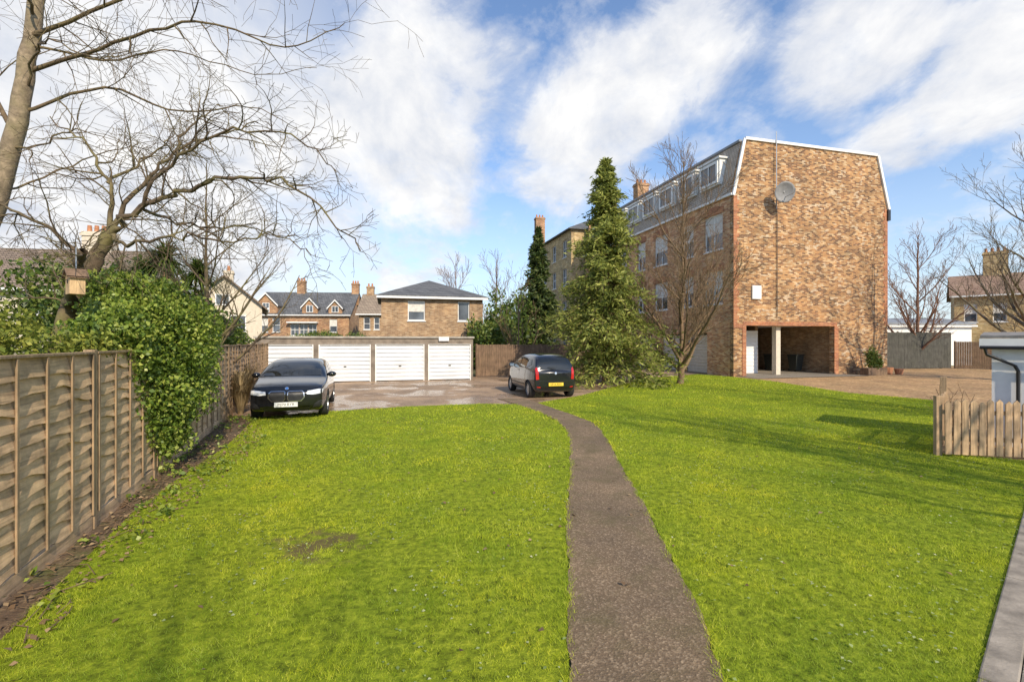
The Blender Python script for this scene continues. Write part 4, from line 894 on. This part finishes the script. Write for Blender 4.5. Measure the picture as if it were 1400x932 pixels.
    for wx in S['wx']:
        for s in (-1,1):
            r=S['wr']; prof=[(r*.62,-.1),(r*.9,-.11),(r*.985,-.085),(r,-.04),(r,.04),(r*.985,.085),(r*.9,.11),(r*.68,.10),(r*.64,.085)]
            V=[];F=[];n=32
            for k in range(n):
                a=2*math.pi*k/n
                for (q,y) in prof: V.append((q*math.cos(a),s*y,q*math.sin(a)))
            m_=len(prof)
            for k in range(n):
                for j in range(m_-1): F.append((k*m_+j,((k+1)%n)*m_+j,((k+1)%n)*m_+j+1,k*m_+j+1))
            w=bpy.data.objects.new('wheel',None); link(w,rt); w.location=(wx,s*(W-.115),r)
            pymesh('tyre',V,F,rubber,w,True)
            V=[];F=[]; ri=r*.66
            for k in range(n):
                a=2*math.pi*k/n
                for (q,y) in ((ri,.09),(ri*.93,.095),(ri*.9,.03)): V.append((q*math.cos(a),s*y,q*math.sin(a)))
            for k in range(n):
                for j in range(2): F.append((k*3+j,((k+1)%n)*3+j,((k+1)%n)*3+j+1,k*3+j+1))
            b=len(V)
            for k in range(S['spokes']):
                a=2*math.pi*k/S['spokes']; ca,sa=math.cos(a),math.sin(a); b=len(V)
                for (q,wd,y) in ((.03,.028,.085),(ri*.92,.022,.08)):
                    for t in (-1,1):
                        V.append((q*ca-t*wd*sa,s*y,q*sa+t*wd*ca)); V.append((q*ca-t*wd*sa,s*(y-.025),q*sa+t*wd*ca))
                F+=[(b,b+2,b+6,b+4),(b,b+4,b+5,b+1),(b+2,b+3,b+7,b+6)]
            b=len(V)
            for k in range(12): a=k*math.pi/6; V.append((.045*math.cos(a),s*.09,.045*math.sin(a)))
            F.append(tuple(range(b,b+12))); pymesh('rim',V,F,alloy if S['spokes']<12 else metal,w)
            V=[(r*.6*math.cos(2*math.pi*k/n),s*.02,r*.6*math.sin(2*math.pi*k/n)) for k in range(n)]; pymesh('brake_disc',V,[tuple(range(n))],black,w)
    for s in (-1,1):
        bm=bmesh.new(); bmesh.ops.create_icosphere(bm,subdivisions=3,radius=1)
        for v in bm.verts: v.co=Vector((v.co.x*.075*(1 if v.co.x<0 else 1.3),v.co.y*.115,v.co.z*.075))
        me=bpy.data.meshes.new('wing_mirror'); bm.to_mesh(me); bm.free(); me.materials.append(S['paint']); me.polygons.foreach_set('use_smooth',[True]*len(me.polygons))
        o=link(bpy.data.objects.new('wing_mirror',me),rt); o.location=(S['mx'],s*(W+.045),belt+.09)
        pymesh('mirror_glass',[(-.045,-.08,-.05),(-.045,.08,-.05),(-.045,.08,.05),(-.045,-.08,.05)],[(0,3,2,1)],chrome,o).location=(-.032,0,0)
    return rt
bm_st=[(-2.12,.36,-2.12,.90),(-2.10,.29,-2.06,1.02),(-1.90,.24,-1.86,1.20),(-1.65,.21,-1.58,1.325),(-1.2,.19,-1.15,1.395),(-.6,.19,-.55,1.42),(-.1,.19,-.05,1.41),(.35,.19,.27,1.35),(.75,.19,.68,1.20),(1.0,.19,.98,1.06),(1.15,.19,1.14,.98),(1.45,.19,1.45,.93),(1.75,.2,1.76,.885),(1.98,.22,1.99,.83),(2.09,.26,2.09,.77),(2.13,.34,2.12,.70)]
bmw=make_car('parked_car','glossy black hatchback parked facing the lawn',(-6.12,13.6,.006),0,dict(W=.9,belt=.94,H=1.44,L=4.3,xe=1.2,taper=.13,tumble=.24,st=bm_st,crown=.03,bulge=.09,wx=(1.32,-1.36),wr=.325,mx=.66,spokes=10,paint=paint_black,patches=[
 ('windscreen',[(-.70,1.03),(.70,1.03),(.60,1.35),(-.60,1.35)],'f',cglass,.008,False),
 ('rear_window',[(-.62,1.06),(.62,1.06),(.53,1.29),(-.53,1.29)],'r',cglass,.008,False),
 ('front_side_window',[(.80,1.0),(-.16,1.0),(-.16,1.32),(.30,1.30)],'s',cglass,.008,True),
 ('rear_side_window',[(-.22,1.0),(-1.25,1.03),(-1.45,1.13),(-1.15,1.28),(-.22,1.32)],'s',cglass,.008,True),
 ('headlight',[(.45,.645),(.60,.63),(.80,.66),(.83,.755),(.72,.76),(.47,.72)],'f',lampg,.010,True),
 ('grille_surround',[(.02,.54),(.06,.48),(.33,.48),(.41,.57),(.40,.68),(.35,.73),(.05,.73),(.02,.70)],'f',chrome,.008,True),
 ('grille',[(.036,.547),(.07,.495),(.322,.495),(.39,.573),(.382,.673),(.34,.716),(.058,.716),(.036,.692)],'f',black,.016,True),
 ('lower_intake',[(-.50,.25),(.50,.25),(.54,.34),(-.54,.34)],'f',black,.010,False),
 ('side_intake',[(.58,.30),(.78,.34),(.80,.50),(.72,.48),(.62,.40)],'f',black,.010,True),
 ('door_handle',[(.02,.865),(-.14,.865),(-.14,.89),(.02,.89)],'s',chrome,.02,True),
 ('door_handle',[(-.92,.885),(-1.06,.885),(-1.06,.91),(-.92,.91)],'s',chrome,.02,True),
 ('door_seam',[(-.185,.3),(-.193,.3),(-.193,.97),(-.185,.97)],'s',black,.003,True),
 ('side_skirt',[(.95,.22),(-.98,.22),(-.98,.28),(.95,.28)],'s',black,.012,True),
 ('bonnet_badge',[(.045*math.cos(k*math.pi/8),.785+.032*math.sin(k*math.pi/8)) for k in range(16)],'f',chrome,.012,False),
 ('bonnet_badge_centre',[(.028*math.cos(k*math.pi/6),.785+.02*math.sin(k*math.pi/6)) for k in range(12)],'f',blueb,.017,False)]))
bmw.rotation_euler=(0,0,math.atan2(-.955,.30))
np_=boxes('number_plate',[(2.235,2.25,-.26,.26,.355,.468)],platew,bmw,.003)
text('MJ70 BYR',.092,black,np_,(2.2525,0,.412),(math.pi/2,0,math.pi/2))
G=Geo(); tube(G,[Vector((1.02,.35,1.065)),Vector((.9,0,1.125)),Vector((.88,-.3,1.13))],[.008,.008,.006],5); tube(G,[Vector((1.04,-.1,1.055)),Vector((.93,-.4,1.11))],[.008,.006],5); pymesh('wiper',G.V,G.F,black,bmw)
sk_st=[(-1.74,.36,-1.745,.92),(-1.73,.29,-1.70,1.10),(-1.68,.24,-1.60,1.28),(-1.55,.21,-1.42,1.41),(-1.1,.19,-1.1,1.46),(-.6,.19,-.6,1.48),(-.1,.19,-.1,1.465),(.3,.19,.28,1.40),(.65,.19,.62,1.25),(.92,.19,.90,1.09),(1.1,.19,1.1,1.0),(1.35,.2,1.35,.95),(1.58,.22,1.58,.86),(1.7,.26,1.70,.77),(1.75,.34,1.75,.67)]
sk=make_car('parked_car','dark grey small hatchback parked with rear towards the lawn',(1.0,17.7,.006),0,dict(W=.82,belt=.96,H=1.48,L=3.56,xe=1.0,taper=.16,tumble=.25,st=sk_st,crown=.035,bulge=.09,wx=(1.18,-1.2),wr=.29,mx=.68,spokes=12,paint=paint_grey,patches=[
 ('windscreen',[(-.66,1.06),(.66,1.06),(.57,1.37),(-.57,1.37)],'f',cglass,.008,False),
 ('rear_window',[(-.56,.98),(.56,.98),(.60,1.06),(.49,1.33),(-.49,1.33),(-.60,1.06)],'r',cglass,.008,False),
 ('front_side_window',[(.78,1.01),(-.12,1.01),(-.12,1.36),(.30,1.33)],'s',cglass,.008,True),
 ('rear_side_window',[(-.19,1.01),(-1.0,1.03),(-1.38,1.13),(-1.25,1.31),(-.19,1.36)],'s',cglass,.008,True),
 ('tail_light',[(.57,.66),(.67,.65),(.685,1.0),(.645,1.07),(.60,1.02),(.585,.9)],'r',redl,.012,True),
 ('bumper_seam',[(-.68,.60),(.68,.60),(.68,.61),(-.68,.61)],'r',black,.003,False),
 ('lower_bumper',[(-.58,.27),(.58,.27),(.62,.36),(-.62,.36)],'r',black,.010,False),
 ('reflector',[(.52,.38),(.64,.39),(.64,.42),(.52,.41)],'r',redl,.012,True),
 ('headlight',[(.42,.66),(.64,.72),(.66,.84),(.5,.80)],'f',lampg,.010,True),
 ('door_handle',[(.0,.89),(-.14,.89),(-.14,.915),(.0,.915)],'s',black,.02,True),
 ('door_seam',[(-.15,.3),(-.158,.3),(-.158,1.0),(-.15,1.0)],'s',black,.003,True),
 ('side_trim',[(.82,.42),(-.82,.42),(-.82,.47),(.82,.47)],'s',black,.008,True),
 ('tailgate_badge',[(.04*math.cos(k*math.pi/6),.86+.04*math.sin(k*math.pi/6)) for k in range(12)],'r',chrome,.012,False)]))
sk.rotation_euler=(0,0,math.atan2(.967,-.256))
np2=boxes('number_plate',[(-1.865,-1.85,-.26,.26,.44,.55)],platey,sk,.003)
text('GF16 RNY',.092,black,np2,(-1.8675,0,.495),(math.pi/2,0,-math.pi/2))
G=Geo(); tube(G,[Vector((-1.80,.0,1.0)),Vector((-1.78,.25,1.07))],[.012,.007],5); pymesh('rear_wiper',G.V,G.F,black,sk)
# ------------------------------------------------------------------ world, sun, camera
az=Vector((.48,-.88)); el=math.radians(34)
w=bpy.data.worlds.new('World'); scene.world=w; w.use_nodes=True; nt=w.node_tree; bg=nt.nodes['Background']
sky=N(nt,'ShaderNodeTexSky',sky_type='NISHITA'); sky.sun_disc=False; sky.sun_elevation=el; sky.sun_rotation=math.atan2(az.x,az.y); sky.air_density=1.0; sky.dust_density=.6; sky.ozone_density=2.5
dirv=N(nt,'ShaderNodeTexCoord').outputs['Generated']
nv=N(nt,'ShaderNodeVectorMath',operation='NORMALIZE'); nt.links.new(dirv,nv.inputs[0]); dv=nv.outputs[0]
sep=N(nt,'ShaderNodeSeparateXYZ'); nt.links.new(dv,sep.inputs[0])
den=math_(nt,'ADD',math_(nt,'MAXIMUM',sep.outputs[2],0.0),.35)
cx=math_(nt,'DIVIDE',sep.outputs[0],den); cy=math_(nt,'DIVIDE',sep.outputs[1],den)
cb=N(nt,'ShaderNodeCombineXYZ'); nt.links.new(cx,cb.inputs[0]); nt.links.new(cy,cb.inputs[1])
mp=N(nt,'ShaderNodeMapping'); nt.links.new(cb.outputs[0],mp.inputs[0]); mp.inputs['Rotation'].default_value=(0,0,math.radians(35)); mp.inputs['Scale'].default_value=(1.1,.75,1)
n1=noise(nt,mp.outputs[0],3.4,10,.6,.35); n2=noise(nt,cb.outputs[0],6.5,10,.65,.4); n3=noise(nt,mp.outputs[0],4.5,8,.62,.3)
def blob(x,z,rad,amp):
    d=Vector((x,1,z)).normalized(); v=N(nt,'ShaderNodeVectorMath',operation='DOT_PRODUCT'); nt.links.new(dv,v.inputs[0]); v.inputs[1].default_value=d
    mr=N(nt,'ShaderNodeMapRange',interpolation_type='SMOOTHSTEP'); nt.links.new(v.outputs['Value'],mr.inputs[0]); mr.inputs[1].default_value=math.cos(math.radians(rad)); mr.inputs[2].default_value=1.0; mr.inputs[3].default_value=0; mr.inputs[4].default_value=amp
    return mr.outputs[0]
acc=None
for b in ((-.36,.44,11,.5),(-.22,.50,11,.5),(-.15,.36,9,.5),(-.10,.62,10,.35),(.10,.40,8,.5),(.20,.48,9,.55),(.30,.56,8,.5),(.39,.66,7,.45),(.70,.60,7,.8),(.80,.66,6,.55),
          (.75,.40,4,.45),(.88,.46,5,.55),(1.0,.54,5,.6),(1.1,.62,6,.6),(-.9,.45,24,.7),(-1.1,.2,24,.65),(-.2,.22,10,.3)):
    o=blob(*b); acc=o if acc is None else math_(nt,'ADD',acc,o)
acc=math_(nt,'MINIMUM',acc,.85)
f=math_(nt,'MULTIPLY',math_(nt,'ADD',math_(nt,'ADD',math_(nt,'MULTIPLY',acc,.50),math_(nt,'MULTIPLY',n1,1.2)),math_(nt,'MULTIPLY',n2,.6)),.72)
cov=ramp(nt,f,[(.64,0.0),(.75,.38),(.84,.82),(.96,1.0)])
cl=ramp(nt,n3,[(.32,(6.7,7.2,8.2)),(.5,(9.0,9.1,9.4)),(.66,(10.8,10.7,10.5))])
tint=mix(nt,1.0,sky.outputs[0],(1.7,1.92,2.15),'MULTIPLY')
hz=ramp(nt,sep.outputs[2],[(0.0,.85),(.12,.48),(.3,.14),(.6,.04)])
base=mix(nt,hz,tint,(7.8,8.7,9.5))
glow=blob(-1.05,.45,38,.65); base=mix(nt,glow,base,(10.2,9.9,9.3))
col=mix(nt,cov,base,cl); nt.links.new(col,bg.inputs[0]); bg.inputs[1].default_value=.1
sl=bpy.data.lights.new('sun','SUN'); sl.energy=5.0; sl.angle=math.radians(.6); sl.color=(1,.86,.66); so=bpy.data.objects.new('sun',sl); COL.objects.link(so)
azn=az.normalized(); sv=Vector((azn.x*math.cos(el),azn.y*math.cos(el),math.sin(el))); so.rotation_euler=sv.to_track_quat('Z','Y').to_euler(); so.location=(20,-20,30)
cam=bpy.data.cameras.new('camera'); cam.sensor_width=36; cam.lens=36*650/1400; cam.clip_end=2000; cam.clip_start=.05
co=bpy.data.objects.new('camera',cam); COL.objects.link(co); co.location=(0,0,1.95); co.rotation_euler=(math.radians(90.0),0,0); scene.camera=co
scene.view_settings.view_transform='Standard'; scene.view_settings.look='None'; scene.view_settings.exposure=0
